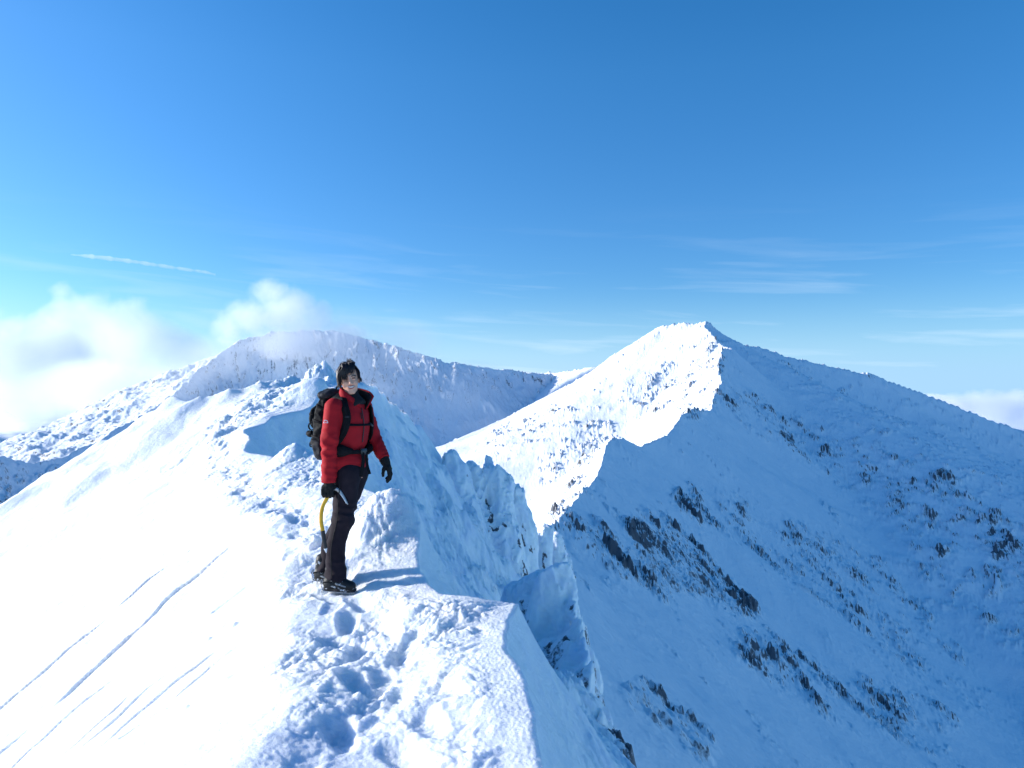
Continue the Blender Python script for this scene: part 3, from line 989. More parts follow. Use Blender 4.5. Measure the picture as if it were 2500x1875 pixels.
def tube(name, path, rad, mat, parent, sides=6, n=1):
    pts = catmull(path, n) if n > 1 else np.asarray(path, float)
    rings = []
    up = np.array([0.13, 0.2, 0.97])
    for i, p in enumerate(pts):
        t = pts[min(i + 1, len(pts) - 1)] - pts[max(i - 1, 0)]
        t = t / np.linalg.norm(t)
        s = np.cross(t, up); s = s / max(np.linalg.norm(s), 1e-6); o = np.cross(s, t)
        r = rad(i / (len(pts) - 1)) if callable(rad) else rad
        rings.append([p + r * (math.cos(a) * s + math.sin(a) * o) for a in np.arange(sides) * math.tau / sides])
    return loft(name, rings, mat, parent)


# ---- head frame
eF = np.array([0.27, -0.95, 0.02]); eF /= np.linalg.norm(eF)
eU = np.array([-0.15, 0.0, 0.985]); eU -= eF * (eU @ eF); eU /= np.linalg.norm(eU)
eR = np.cross(eU, eF)
HD = np.array([0.050, -0.005, 1.672])
AX = (eR, eF, eU)


def hp(r, f, u):
    return HD + eR * r + eF * f + eU * u


def hloc(v):
    d = v - HD[None]
    return d @ eR, d @ eF, d @ eU


TZ = [0.90, 0.955, 1.03, 1.10, 1.20, 1.30, 1.40, 1.46, 1.50, 1.535, 1.56]
TA = [0.175, 0.176, 0.170, 0.160, 0.170, 0.185, 0.190, 0.165, 0.125, 0.085, 0.070]
TB = [0.128, 0.130, 0.127, 0.118, 0.128, 0.140, 0.132, 0.118, 0.100, 0.082, 0.070]
TC = [0.045, 0.045, 0.048, 0.050, 0.055, 0.055, 0.052, 0.050, 0.050, 0.050, 0.050]


def torso_pt(ang, z, off=0.0):
    """point on the jacket at an angle from the facing direction (positive to the wearer's left)"""
    a = np.interp(z, TZ, TA) + off; b = np.interp(z, TZ, TB) + off; c = np.interp(z, TZ, TC)
    return np.array([c, 0.0, z]) + Fv * b * math.cos(ang) + Lv * a * math.sin(ang)


def torso(P, grow=0.0):
    z = P[2]
    a = np.interp(z, TZ, TA) + grow; b = np.interp(z, TZ, TB) + grow; c = np.interp(z, TZ, TC)
    pf = (P[0] - c) * Fv[0] + P[1] * Fv[1]
    pl = (P[0] - c) * Lv[0] + P[1] * Lv[1]
    k0 = np.sqrt((pl / a) ** 2 + (pf / b) ** 2)
    k1 = np.sqrt((pl / a ** 2) ** 2 + (pf / b ** 2) ** 2)
    f = k0 * (k0 - 1) / np.maximum(k1, 1e-5)
    return f.astype(F32)


R_ARM = [(-0.035, -0.150, 1.445), (-0.062, -0.185, 1.19), (-0.066, -0.180, 0.875)]
L_ARM = [(0.135, 0.150, 1.440), (0.212, 0.185, 1.20), (0.312, 0.105, 1.035)]
R_LEG = [(0.052, -0.072, 0.92), (0.022, -0.078, 0.56), (-0.034, -0.085, 0.35), (-0.032, -0.085, 0.09)]
L_LEG = [(0.092, 0.078, 0.92), (-0.020, 0.105, 0.54), (-0.115, 0.120, 0.34), (-0.160, 0.130, 0.12)]

person_body = None


def build_person():
    # ---- body: one continuous surface, head to feet
    h = 0.0045
    P = sample_grid((-0.24, -0.27, 0.03), (0.42, 0.27, 1.80), h)
    f = torso(P, -0.022)
    f = np.maximum(f, np.maximum(P[2] - 1.50, 0.88 - P[2]))
    f = chain(P, [(*R_ARM[0], 0.05), (*R_ARM[1], 0.04), (*R_ARM[2], 0.028)], 0.03, f)
    f = chain(P, [(*L_ARM[0], 0.05), (*L_ARM[1], 0.04), (*L_ARM[2], 0.028)], 0.03, f)
    f = chain(P, [(*R_LEG[0], 0.085), (*R_LEG[1], 0.055), (*R_LEG[2], 0.05), (*R_LEG[3], 0.04)], 0.03, f)
    f = chain(P, [(*L_LEG[0], 0.085), (*L_LEG[1], 0.055), (*L_LEG[2], 0.05), (*L_LEG[3], 0.04)], 0.03, f)
    f = smin(f, cone(P, hp(0, -0.025, -0.06), (0.045, 0.01, 1.46), 0.052, 0.062), 0.025)
    hd = ellip(P, hp(0, -0.012, 0.030), (0.075, 0.094, 0.096), AX)
    hd = smin(hd, ellip(P, hp(0, 0.032, -0.035), (0.060, 0.056, 0.075), AX), 0.03)
    hd = smin(hd, ellip(P, hp(0, 0.036, -0.083), (0.050, 0.050, 0.036), AX), 0.02)
    hd = smin(hd, cone(P, hp(-0.012, 0.072, -0.108), hp(0.012, 0.072, -0.108), 0.017, 0.017), 0.02)
    for s in (-1, 1):
        hd = smax(hd, -ellip(P, hp(s * 0.031, 0.103, 0.0), (0.020, 0.017, 0.012), AX), 0.012)
        hd = smin(hd, cone(P, hp(s * 0.030, 0.066, -0.034), hp(s * 0.040, 0.058, -0.040), 0.023, 0.020), 0.014)
        hd = smin(hd, cone(P, hp(s * 0.012, 0.088, 0.021), hp(s * 0.042, 0.078, 0.018), 0.008, 0.008), 0.012)
        hd = smin(hd, ellip(P, hp(s * 0.077, -0.012, -0.012), (0.010, 0.020, 0.032), AX), 0.008)
        hd = smin(hd, ellip(P, hp(s * 0.031, 0.080, 0.0), (0.015, 0.012, 0.010), AX), 0.004)
    hd = smin(hd, cone(P, hp(0, 0.090, 0.006), hp(0, 0.107, -0.036), 0.008, 0.0125), 0.012)
    for s in (-1, 1):
        hd = smin(hd, ellip(P, hp(s * 0.012, 0.098, -0.041), (0.008, 0.010, 0.007), AX), 0.006)
    hd = smin(hd, ellip(P, hp(0, 0.081, -0.068), (0.030, 0.018, 0.016), AX), 0.012)
    f = smin(f, hd, 0.02)

    def fm(c):
        r, ff, u = hloc(c)
        out = np.zeros(len(c), int)
        front = ff > 0.045
        curve = -0.0685 + (r / 0.026) ** 2 * 0.008
        th = 0.0100 * np.clip(1 - (r / 0.027) ** 2, 0, 1) ** 0.5
        mouth = front & (np.abs(r) < 0.028)
        out[mouth & (np.abs(u - curve) < th + 0.004)] = 1
        out[mouth & (np.abs(u - curve - 0.0015) < th * 0.62)] = 2
        for s in (-1, 1):
            e = front & (np.abs(r - s * 0.031) < 0.014) & (np.abs(u - 0.001) < 0.0042)
            out[e] = 3
            br = front & (np.abs(r - s * 0.032) < 0.021) & (np.abs(u - 0.019 + ((r - s * 0.028) / 0.021) ** 2 * 0.003) < 0.0042)
            out[br] = 4
        return out
    body = sdf_mesh('person', P, f, h, None, None, [M_SKIN, M_LIP, M_TEETH, M_DARK, M_BROW], fm)
    body.location = BASE
    body.scale = (0.98, 0.98, 0.98)
    tag(body, 'smiling hiker with windblown dark hair in a red jacket, standing on the snowy crest', 'person')

    # ---- hair: cap plus loose windblown locks
    h = 0.005
    P = sample_grid(HD - 0.16, HD + 0.17, h)
    d = [P[i] - HD[i] for i in range(3)]
    r = d[0] * eR[0] + d[1] * eR[1] + d[2] * eR[2]
    ff = d[0] * eF[0] + d[1] * eF[1] + d[2] * eF[2]
    u = d[0] * eU[0] + d[1] * eU[1] + d[2] * eU[2]
    cap = ellip(P, hp(-0.004, -0.014, 0.036), (0.089, 0.106, 0.104), AX)
    cap = cap + 0.012 * noise3(r * 30, ff * 30, u * 14, 501) + 0.006 * noise3(r * 75, ff * 75, u * 30, 502)
    face = np.maximum.reduce([0.040 - ff, u - (0.062 + 0.28 * (r - 0.01)), np.abs(r) - 0.2])
    cap = np.maximum(cap, -face)
    cap = np.maximum(cap, -0.075 - u + 0.25 * np.abs(r))
    hair = sdf_mesh('hair', P, cap, h, M_HAIR, body)
    rg = np.random.default_rng(11)
    V, Q = [], []

    def lock(pts, w):
        nonlocal V, Q
        pts = catmull(pts, 4); k = len(pts)
        b0 = len(V)
        for i, p in enumerate(pts):
            t = pts[min(i + 1, k - 1)] - pts[max(i - 1, 0)]; t = t / (np.linalg.norm(t) + 1e-9)
            s = np.cross(t, eF + 0.3 * eU); s = s / (np.linalg.norm(s) + 1e-9); o = np.cross(s, t)
            rr = w * (1 - (i / (k - 1)) ** 1.7) + 0.0006
            for a in range(4):
                V.append(p + rr * (math.cos(a * math.pi / 2) * s + 0.7 * math.sin(a * math.pi / 2) * o))
        for i in range(k - 1):
            for a in range(4):
                Q.append((b0 + i * 4 + a, b0 + i * 4 + (a + 1) % 4, b0 + (i + 1) * 4 + (a + 1) % 4, b0 + (i + 1) * 4 + a))
    for i in range(90):      # fringe swept from the crown to the picture-left side of the face
        x0 = rg.uniform(-0.045, 0.06)
        a = hp(x0, rg.uniform(0.03, 0.07), rg.uniform(0.118, 0.134))
        x1 = x0 - rg.uniform(0.015, 0.045)
        e = rg.uniform(-0.030, 0.03) if x1 < -0.015 else rg.uniform(0.028, 0.055)
        lock([a, hp(x0 * 0.9 - 0.006, 0.092, 0.094), hp(x1, 0.104 - 0.3 * abs(x1), 0.050), hp(x1 - rg.uniform(0.002, 0.02), 0.098 - 0.35 * abs(x1), e)], rg.uniform(0.002, 0.0045))
    for i in range(110):      # picture-left side, falling over the ear
        f0 = rg.uniform(-0.06, 0.06)
        a = hp(-0.055, f0, 0.11); lo_ = rg.uniform(-0.075, -0.02)
        lock([a, hp(-0.088, f0 + 0.005, 0.05), hp(-0.086 - rg.uniform(0, 0.008), f0 + rg.uniform(0, 0.02), 0.0), hp(-0.074 - rg.uniform(-0.012, 0.026), f0 + rg.uniform(0, 0.03), lo_)], rg.uniform(0.002, 0.0045))
    for i in range(60):       # picture-right side
        f0 = rg.uniform(-0.05, 0.055)
        lock([hp(0.05, f0, 0.115), hp(0.084, f0 + 0.004, 0.055), hp(0.083, f0 + 0.012, 0.01), hp(0.080 + rg.uniform(-0.006, 0.020), f0 + 0.02, rg.uniform(-0.045, -0.005))], rg.uniform(0.002, 0.004))
    for i in range(95):       # blown tufts on top
        x0 = rg.uniform(-0.05, 0.05); f0 = rg.uniform(-0.06, 0.06)
        a = hp(x0, f0, 0.128 - 0.5 * (x0 * x0 + f0 * f0) / 0.1)
        g = rg.uniform(0.010, 0.024) + 0.03 * (x0 > 0.012) * rg.uniform(0, 1)
        lock([a, a + eU * g * 0.6 + eR * rg.uniform(-0.01, 0.012), a + eU * g + eR * rg.uniform(-0.03, 0.02) + eF * rg.uniform(-0.02, 0.02)], rg.uniform(0.0014, 0.003))
    wisp = mesh_from('loose_locks', V, Q, M_HAIR, hair)

    # ---- jacket
    h = 0.006
    P = sample_grid((-0.17, -0.29, 0.83), (0.42, 0.29, 1.585), h)
    f = torso(P)
    wr = noise3(P[0] * 7, P[1] * 7, P[2] * 15, 511)
    wr2 = noise3(P[0] * 16, P[1] * 16, P[2] * 30, 512)
    hem = 0.962 + 0.012 * noise3(P[0] * 6, P[1] * 6, P[2] * 0, 513)
    f = f + 0.010 * np.abs(wr) * sstep(1.25, 1.0, P[2]) + 0.004 * wr
    f = f - 0.012 * np.exp(-((P[2] - 1.02) / 0.035) ** 2) + 0.012 * np.exp(-((P[2] - 1.11) / 0.035) ** 2)
    f = np.maximum(f, np.maximum(P[2] - 1.535, hem - P[2]))
    ra = chain(P, [(*R_ARM[0], 0.076), (*R_ARM[1], 0.066), (*R_ARM[2], 0.055)], 0.02)
    la = chain(P, [(*L_ARM[0], 0.074), (*L_ARM[1], 0.062), (*L_ARM[2], 0.047)], 0.02)
    fold_r = np.abs(noise3(P[0] * 8 + P[2] * 5, P[1] * 8, P[2] * 17, 515)) - 0.25
    fold_l = np.abs(noise3(P[0] * 10 + 3, P[1] * 9, P[2] * 16 - P[0] * 14, 516)) - 0.25
    lowr = sstep(1.36, 1.16, P[2])
    ra = ra + (0.004 + 0.018 * lowr) * fold_r + 0.004 * wr2 * lowr
    ra = np.maximum(ra, 0.862 + 0.02 * (P[0] + 0.066) - P[2])
    la = la + 0.017 * fold_l + 0.003 * wr2
    wcut = (P[0] - L_ARM[2][0]) * 0.53 + (P[1] - L_ARM[2][1]) * -0.42 + (P[2] - L_ARM[2][2]) * -0.74
    la = np.maximum(la, wcut - 0.012)
    f = smin(f, ra, 0.028)
    f = smin(f, la, 0.030)
    # crease between sleeve and body
    jacket = sdf_mesh('jacket', P, f, h, M_RED, body)
    # collar: a standing band, the far half folded out
    bot = catmull([(0.158, -0.075, 1.445), (0.075, -0.112, 1.492), (0.00, -0.085, 1.515), (-0.025, 0.02, 1.53), (0.03, 0.10, 1.525), (0.115, 0.10, 1.505), (0.168, 0.045, 1.475), (0.190, -0.02, 1.425)], 5)
    top = catmull([(0.146, -0.070, 1.485), (0.072, -0.098, 1.545), (0.004, -0.075, 1.592), (-0.015, 0.02, 1.605), (0.035, 0.085, 1.605), (0.118, 0.088, 1.598), (0.205, 0.055, 1.572), (0.246, 0.005, 1.535)], 5)
    rings = []
    for a, b in zip(bot, top):
        c = (a + b) / 2
        o = c - np.array([0.06, 0.0, c[2]]); o[2] = 0; o = o / np.linalg.norm(o) * 0.005
        rings.append([a + o, c + o * 1.6, b + o, b + o * 0.0 + np.array([0, 0, 0.003]), b - o, c - o, a - o])
    loft('collar', rings, M_RED, jacket)
    ins = []
    for a, b in zip(bot, top):
        c = (a + b) / 2
        o = c - np.array([0.06, 0.0, c[2]]); o[2] = 0; o = o / np.linalg.norm(o) * 0.006
        a2 = a + (b - a) * 0.04; b2 = b - (b - a) * 0.06
        ins.append([a2 - o, b2 - o, b2 - o * 1.9, a2 - o * 1.9])
    loft('collar_lining', ins, M_LINING, jacket)
    # dark base layer in the open neck
    pn = [(hp(0.0, -0.02, -0.10)), (0.068, -0.01, 1.535), (0.10, -0.03, 1.49), (0.135, -0.045, 1.45)]
    tube('base_layer', pn, lambda s: 0.060 + 0.012 * s, M_LINING, jacket, 12, 4)
    # zip and chest seam
    zp = [torso_pt(a, z, 0.004) for a, z in ((0.02, 1.44), (0.02, 1.38), (0.03, 1.30), (0.04, 1.22), (0.05, 1.17))]
    strap('zip', zp, lambda p: Fv, 0.010, 0.006, simple_mat('zip_tape', (0.05, 0.02, 0.022), 0.5), jacket)
    strap('zip_pull', [torso_pt(-0.12, 1.405, 0.012), torso_pt(-0.13, 1.355, 0.014)], lambda p: Fv, 0.009, 0.005, M_LINING, jacket)
    # small white emblem on the sleeve: an outlined mountain
    cx = np.array([-0.078, -0.2455, 1.338])
    em = [(-0.017, -0.010), (-0.010, 0.009), (-0.003, 0.012), (0.001, 0.006), (0.005, 0.010), (0.010, 0.007), (0.017, -0.010)]
    path = [cx + np.array([p[0], 0.10 * abs(p[0]) + 0.0005, p[1]]) for p in em]
    strap('emblem', path, lambda p: (0, -1, 0), 0.0042, 0.006, M_LOGO, jacket, 3)
    strap('emblem', [cx + np.array([-0.017, 0.002, -0.010]), cx + np.array([0, 0, -0.0075]), cx + np.array([0.017, 0.002, -0.010])], lambda p: (0, -1, 0), 0.004, 0.006, M_LOGO, jacket, 3)

    # ---- trousers
    h = 0.0065
    P = sample_grid((-0.26, -0.22, 0.04), (0.24, 0.24, 1.06), h)
    rl = chain(P, [(*R_LEG[0], 0.108), (*R_LEG[1], 0.078), (*R_LEG[2], 0.070), (*R_LEG[3], 0.086)], 0.03)
    ll = chain(P, [(*L_LEG[0], 0.105), (*L_LEG[1], 0.076), (*L_LEG[2], 0.070), (*L_LEG[3], 0.078)], 0.03)
    fo = np.abs(noise3(P[0] * 7, P[1] * 7, P[2] * 13, 521)) - 0.25
    fo2 = noise3(P[0] * 14 + P[2] * 8, P[1] * 14, P[2] * 18, 522)
    kn = np.exp(-((P[2] - 0.60) / 0.10) ** 2) + 0.9 * np.exp(-((P[2] - 0.16) / 0.10) ** 2) + 0.3
    rl = rl + kn * (0.024 * fo + 0.004 * fo2)
    ll = ll + kn * (0.024 * fo - 0.004 * fo2)
    rl = rl - 0.012 * np.exp(-(((P[0] - 0.085) / 0.03) ** 2 + ((P[2] - 0.555) / 0.05) ** 2))
    pel = ellip(P, (0.062, 0.0, 0.96), (0.146, 0.104, 0.12), (Lv, Fv, (0, 0, 1)))
    rl = np.maximum(rl, 0.092 - 0.25 * (P[0] + 0.03) - P[2])
    ll = np.maximum(ll, 0.125 + 0.15 * (P[0] + 0.12) - P[2])
    f = smin(smin(rl, pel, 0.04), ll, 0.015)
    f = np.maximum(f, P[2] - 1.03)
    tr = sdf_mesh('trousers', P, f, h, M_TROUS, body)
    sp = [(0.022, -0.19, 0.86), (0.005, -0.178, 0.72), (-0.008, -0.158, 0.56), (-0.05, -0.158, 0.36), (-0.045, -0.170, 0.13)]
    tube('side_seam', sp, 0.0035, M_LINING, tr, 5, 5)

    # ---- gloves
    h = 0.0035

    def glove(arm_w, arm_dir, palm, fingers, thumb):
        pts = np.array([p[:3] for c in fingers + [thumb] for p in c] + [palm[0], palm[1], arm_w])
        P = sample_grid(pts.min(0) - 0.05, pts.max(0) + 0.05, h)
        a = np.asarray(arm_w); b = np.asarray(palm[0])
        f = cone(P, a - np.asarray(arm_dir) * 0.03, b, 0.043, 0.034)
        f = smin(f, cone(P, palm[0], palm[1], palm[2], palm[3]), 0.02)
        for extra in palm[4:]:
            f = smin(f, cone(P, *extra), 0.012)
        for c in fingers:
            f = smin(f, chain(P, c, 0.005), 0.007)
        f = smin(f, chain(P, thumb, 0.006), 0.010)
        f = f + 0.0022 * noise3(P[0] * 60, P[1] * 60, P[2] * 60, 531)
        return sdf_mesh('glove', P, f, h, M_GLOVE, body)
    fing = []
    for i, x in enumerate((-0.110, -0.086, -0.061, -0.037)):
        k = (0.004, 0.0, 0.0, 0.006)[i]
        fing.append([(x, -0.203, 0.808, 0.0135), (x + 0.002, -0.204, 0.770 + k, 0.0125), (x + 0.004, -0.178, 0.752 + k, 0.0120), (x + 0.004, -0.155, 0.764 + k, 0.0110), (x + 0.002, -0.150, 0.785 + k, 0.0100)])
    glove((-0.066, -0.180, 0.872), (0, 0, -1), ((-0.068, -0.183, 0.855), (-0.072, -0.196, 0.812), 0.034, 0.026, ((-0.10, -0.196, 0.825), (-0.045, -0.196, 0.825), 0.022, 0.022)), fing,
          [(-0.045, -0.185, 0.850, 0.016), (-0.022, -0.172, 0.828, 0.015), (-0.018, -0.155, 0.800, 0.013), (-0.028, -0.146, 0.782, 0.0115)])
    fing = []
    for i, (dx, dy) in enumerate(((0.362, 0.055), (0.370, 0.078), (0.370, 0.101), (0.362, 0.122))):
        e = (0.0, -0.012, -0.008, 0.012)[i]; cu = (0.010, 0.018, 0.022, 0.024)[i]
        fing.append([(dx - 0.005, dy, 0.940, 0.0145), (dx + 0.004, dy, 0.905 + e * 0.5, 0.0130), (dx + 0.004 - cu * 0.4, dy, 0.875 + e, 0.0120), (dx - 0.004 - cu, dy - 0.004, 0.853 + e, 0.0108)])
    glove((0.313, 0.104, 1.033), (0.45, -0.35, -0.8), ((0.326, 0.096, 1.005), (0.358, 0.088, 0.945), 0.036, 0.024, ((0.352, 0.066, 0.955), (0.352, 0.112, 0.955), 0.022, 0.021)), fing,
          [(0.335, 0.072, 0.985, 0.017), (0.322, 0.050, 0.945, 0.0145), (0.318, 0.042, 0.912, 0.0125), (0.318, 0.044, 0.893, 0.011)])

    # ---- boots with crampons
    def boot(ax, ay, az, dirx, diry, label=None):
        """ankle position; toe direction"""
        D = np.array([dirx, diry, 0.0]); D /= np.linalg.norm(D); S = np.array([-D[1], D[0], 0.0])

        def bp(f_, s_, z_):
            return np.array([ax, ay, az]) + D * f_ + S * s_ + np.array([0, 0, z_])
        h = 0.0045
        pts = np.array([bp(-0.09, -0.06, 0), bp(0.22, 0.06, 0.2), bp(-0.09, 0.06, 0), bp(0.22, -0.06, 0)])
        P = sample_grid(pts.min(0) - 0.02, pts.max(0) + 0.02, h)
        f = chain(P, [(*bp(-0.035, 0, 0.052), 0.046), (*bp(0.06, 0.002, 0.055), 0.047), (*bp(0.150, 0.004, 0.044), 0.042)], 0.02)
        f = smin(f, chain(P, [(*bp(-0.015, 0, 0.07), 0.052), (*bp(-0.008, 0, 0.17), 0.056)], 0.02), 0.03)
        f = smin(f, chain(P, [(*bp(0.03, 0, 0.085), 0.032), (*bp(0.10, 0, 0.062), 0.036)], 0.01), 0.02)
        f = f + 0.003 * noise3(P[0] * 40, P[1] * 40, P[2] * 40, 541)
        f = np.maximum(f, az + 0.024 - P[2])
        o = sdf_mesh('boot', P, f, h, M_BOOT, body)
        f = chain(P, [(*bp(-0.035, 0, 0.03), 0.048), (*bp(0.06, 0.002, 0.03), 0.049), (*bp(0.155, 0.004, 0.03), 0.044)], 0.02)
        f = np.maximum(f, np.abs(P[2] - az - 0.015) - 0.012)
        sdf_mesh('sole', P, f, h, M_SOLE, o)
        f = np.minimum(cone(P, bp(-0.03, -0.043, 0.058), bp(0.045, -0.046, 0.040), 0.010, 0.008), cone(P, bp(0.05, -0.044, 0.07), bp(0.13, -0.036, 0.048), 0.010, 0.007))
        f = np.minimum(f, cone(P, bp(-0.015, -0.047, 0.075), bp(0.02, -0.046, 0.09), 0.009, 0.007))
        sdf_mesh('side_panel', P, f, h, M_BOOTG, o)
        for k in range(4):
            x_ = 0.035 + k * 0.024; zz = 0.112 - k * 0.0095
            tube('lace', [bp(x_, -0.030, zz - 0.010), bp(x_ + 0.006, 0.0, zz + 0.004), bp(x_, 0.030, zz - 0.010)], 0.0035, M_BOOTG, o, 5, 4)
        # crampon: frame, points, straps
        cr = []
        side = [(-0.085, 0.028), (-0.03, 0.043), (0.04, 0.044), (0.11, 0.046), (0.17, 0.040), (0.20, 0.020)]
        path = [bp(x_, s_, 0.004) for x_, s_ in side] + [bp(x_, -s_, 0.004) for x_, s_ in side[::-1]]
        fr = strap('crampon', path + [path[0]], lambda p: (0, 0, 1), 0.010, 0.005, M_STEEL, o, 4)
        for x_, s_ in side[:-1]:
            for sg in (-1, 1):
                a = bp(x_, s_ * sg, 0.004)
                tube('spike', [a, a + np.array([0, 0, -0.03])], lambda s: 0.006 * (1 - 0.85 * s), M_STEEL, fr, 4)
        for s_ in (-0.016, 0.016):
            tube('spike', [bp(0.195, s_, 0.004), bp(0.235, s_, -0.012)], lambda s: 0.006 * (1 - 0.8 * s), M_STEEL, fr, 4)
        tube('crampon_strap', [bp(-0.088, 0.0, 0.045), bp(-0.055, -0.052, 0.075), bp(0.03, -0.050, 0.085), bp(0.062, -0.012, 0.102), bp(0.05, 0.045, 0.075)], 0.0045, M_WEB, fr, 5, 5)
        tube('heel_lever', [bp(-0.062, -0.046, 0.006), bp(-0.105, -0.020, 0.05), bp(-0.095, 0.0, 0.085)], 0.0045, M_STEEL, fr, 5, 3)
        return o
    boot(-0.050, -0.085, 0.0, 0.95, -0.30)
    boot(-0.180, 0.125, 0.030, 0.93, -0.36)
    return body


hiker = build_person()


# ---- rucksack on his back: a thing of its own
def build_pack():
    root = link(bpy.data.objects.new('backpack', None))
    root.location = BASE
    root.scale = (0.98, 0.98, 0.98)
    tag(root, 'black and grey rucksack worn on the back of the red-jacketed hiker', 'rucksack')
    h = 0.007
    C = np.array([0.045, 0.0, 0.0])

    def pk(f_, l_, z_):
        return C + Fv * f_ + Lv * l_ + np.array([0, 0, z_])
    P = sample_grid((-0.36, -0.16, 0.96), (0.10, 0.34, 1.66), h)
    pf = (P[0] - C[0]) * Fv[0] + P[1] * Fv[1]; pl = (P[0] - C[0]) * Lv[0] + P[1] * Lv[1]; z = P[2]
    ZS = [1.00, 1.05, 1.15, 1.30, 1.42, 1.50, 1.56]
    back = np.interp(z, ZS, [-0.235, -0.275, -0.298, -0.292, -0.262, -0.225, -0.20])
    fw = -0.110
    cxx = (back + fw) / 2; b = (fw - back) / 2
    a = np.interp(z, ZS, [0.10, 0.125, 0.142, 0.145, 0.142, 0.13, 0.12])
    n = 2.8
    k0 = (np.abs(pl / a) ** n + np.abs((pf - cxx) / b) ** n) ** (1 / n)
    f = (k0 - 1) * np.minimum(a, b)
    wr = np.abs(noise3(P[0] * 10, P[1] * 10, P[2] * 9, 551)) - 0.25
    f = f + 0.022 * wr + 0.005 * noise3(P[0] * 28, P[1] * 28, P[2] * 28, 552)
    f = smax(f, np.maximum(z - 1.54, 1.015 - z), 0.05)
    sdf_mesh('pack_bag', P, f, h, M_PACK, root)
    f = (k0 - 1) * np.minimum(a, b) - 0.009 + 0.018 * wr
    f = smax(f, np.maximum(z - 1.205 + 0.25 * (pf + 0.28), 1.02 - z), 0.02)
    f = np.maximum(f, pf + 0.165)
    sdf_mesh('stretch_pocket', P, f, h, M_PACKG, root)
    f = ellip(P, pk(-0.165, 0.0, 1.545), (0.138, 0.105, 0.052), (Lv, Fv, (0, 0, 1)))
    f = f + 0.020 * wr + 0.006 * noise3(P[0] * 30, P[1] * 30, P[2] * 30, 553)
    lid = sdf_mesh('pack_lid', P, f, h, M_PACKG, root)
    f = ellip(P, pk(-0.315, -0.03, 1.36), (0.075, 0.035, 0.10), (Lv, Fv, (0, 0, 1))) + 0.012 * wr
    sdf_mesh('front_pocket', P, f, h, M_PACK, root)
    # side compression straps and the loops hanging off the back
    for z_ in (1.20, 1.33, 1.45):
        bk = np.interp(z_, ZS, [-0.235, -0.275, -0.298, -0.292, -0.262, -0.225, -0.20])
        a_ = np.interp(z_, ZS, [0.10, 0.125, 0.142, 0.145, 0.142, 0.13, 0.12])
        strap('side_strap', [pk(-0.125, -a_ * 0.90, z_ - 0.02), pk(-0.18, -a_ - 0.010, z_), pk(bk * 0.85, -a_ * 0.97 - 0.008, z_ + 0.015), pk(bk - 0.010, -a_ * 0.55, z_ + 0.02)], lambda p: p - pk(-0.19, 0, p[2]), 0.018, 0.005, M_WEB, root)
    tube('tool_holder', [pk(-0.325, -0.06, 1.235), pk(-0.350, -0.065, 1.225), pk(-0.378, -0.05, 1.232)], 0.026, M_PACK, root, 10, 3)
    strap('tool_loop', [pk(-0.315, -0.07, 1.30), pk(-0.345, -0.075, 1.315), pk(-0.362, -0.07, 1.285), pk(-0.340, -0.07, 1.262), pk(-0.315, -0.07, 1.265)], lambda p: p - pk(-0.33, -0.07, 1.288), 0.016, 0.006, M_WEB, root)
    strap('tool_loop', [pk(-0.295, -0.08, 1.155), pk(-0.325, -0.085, 1.165), pk(-0.335, -0.08, 1.13), pk(-0.300, -0.075, 1.12)], lambda p: p - pk(-0.31, -0.08, 1.14), 0.014, 0.005, M_WEB, root)
    tube('elastic_cord', [pk(-0.27, -0.09, 1.44), pk(-0.305, -0.06, 1.38), pk(-0.30, -0.10, 1.32), pk(-0.325, -0.05, 1.28)], 0.004, M_BUCK, root, 5, 5)
    tube('elastic_cord', [pk(-0.255, -0.10, 1.46), pk(-0.315, -0.09, 1.42), pk(-0.325, -0.10, 1.385), pk(-0.285, -0.10, 1.39)], 0.0035, M_WEB, root, 5, 5)
    tube('haul_loop', [pk(-0.115, -0.03, 1.575), pk(-0.105, -0.015, 1.615), pk(-0.105, 0.02, 1.615), pk(-0.115, 0.035, 1.575)], 0.007, M_WEB, root, 6, 5)
    # shoulder straps
    outward = lambda p: (p[0] - 0.055, p[1] * 1.2, 0.12)
    for sgn in (-1, 1):
        pth = [pk(-0.115, sgn * 0.085, 1.505), pk(-0.055, sgn * 0.092, 1.535), pk(0.02, sgn * 0.098, 1.520)]
        for ang, z_ in ((0.92, 1.455), (0.80, 1.39), (0.86, 1.32), (1.05, 1.24), (1.32, 1.175)):
            pth.append(torso_pt(sgn * ang, z_, 0.014 if z_ < 1.45 else 0.020))
        pth += [torso_pt(sgn * 1.75, 1.135, 0.008), pk(-0.12, sgn * 0.135, 1.11)]
        s_ = strap('shoulder_strap', pth, outward, lambda s: 0.062 if s < 0.68 else 0.062 - (s - 0.68) * 0.11, 0.018, M_PACK, root)
        strap('strap_webbing', [p + np.array(outward(p)) / np.linalg.norm(outward(p)) * 0.012 for p in pth[2:-1]], outward, 0.018, 0.005, M_WEB, s_)
        q = torso_pt(sgn * 0.79, 1.375, 0.028)
        strap('ladder_buckle', [q + np.array([0, 0, 0.008]), q - np.array([0, 0, 0.008])], outward, 0.034, 0.006, M_PACKG, s_, 3)
    strap('chest_strap', [torso_pt(a_, 1.312 - 0.004 * math.cos(a_ * 2), 0.014) for a_ in np.linspace(-0.78, 0.78, 9)], outward, 0.020, 0.006, M_WEB, root, 3)
    strap('chest_buckle', [torso_pt(0.46, 1.312, 0.018), torso_pt(0.70, 1.302, 0.018)], outward, 0.034, 0.012, M_BUCK, root, 3)
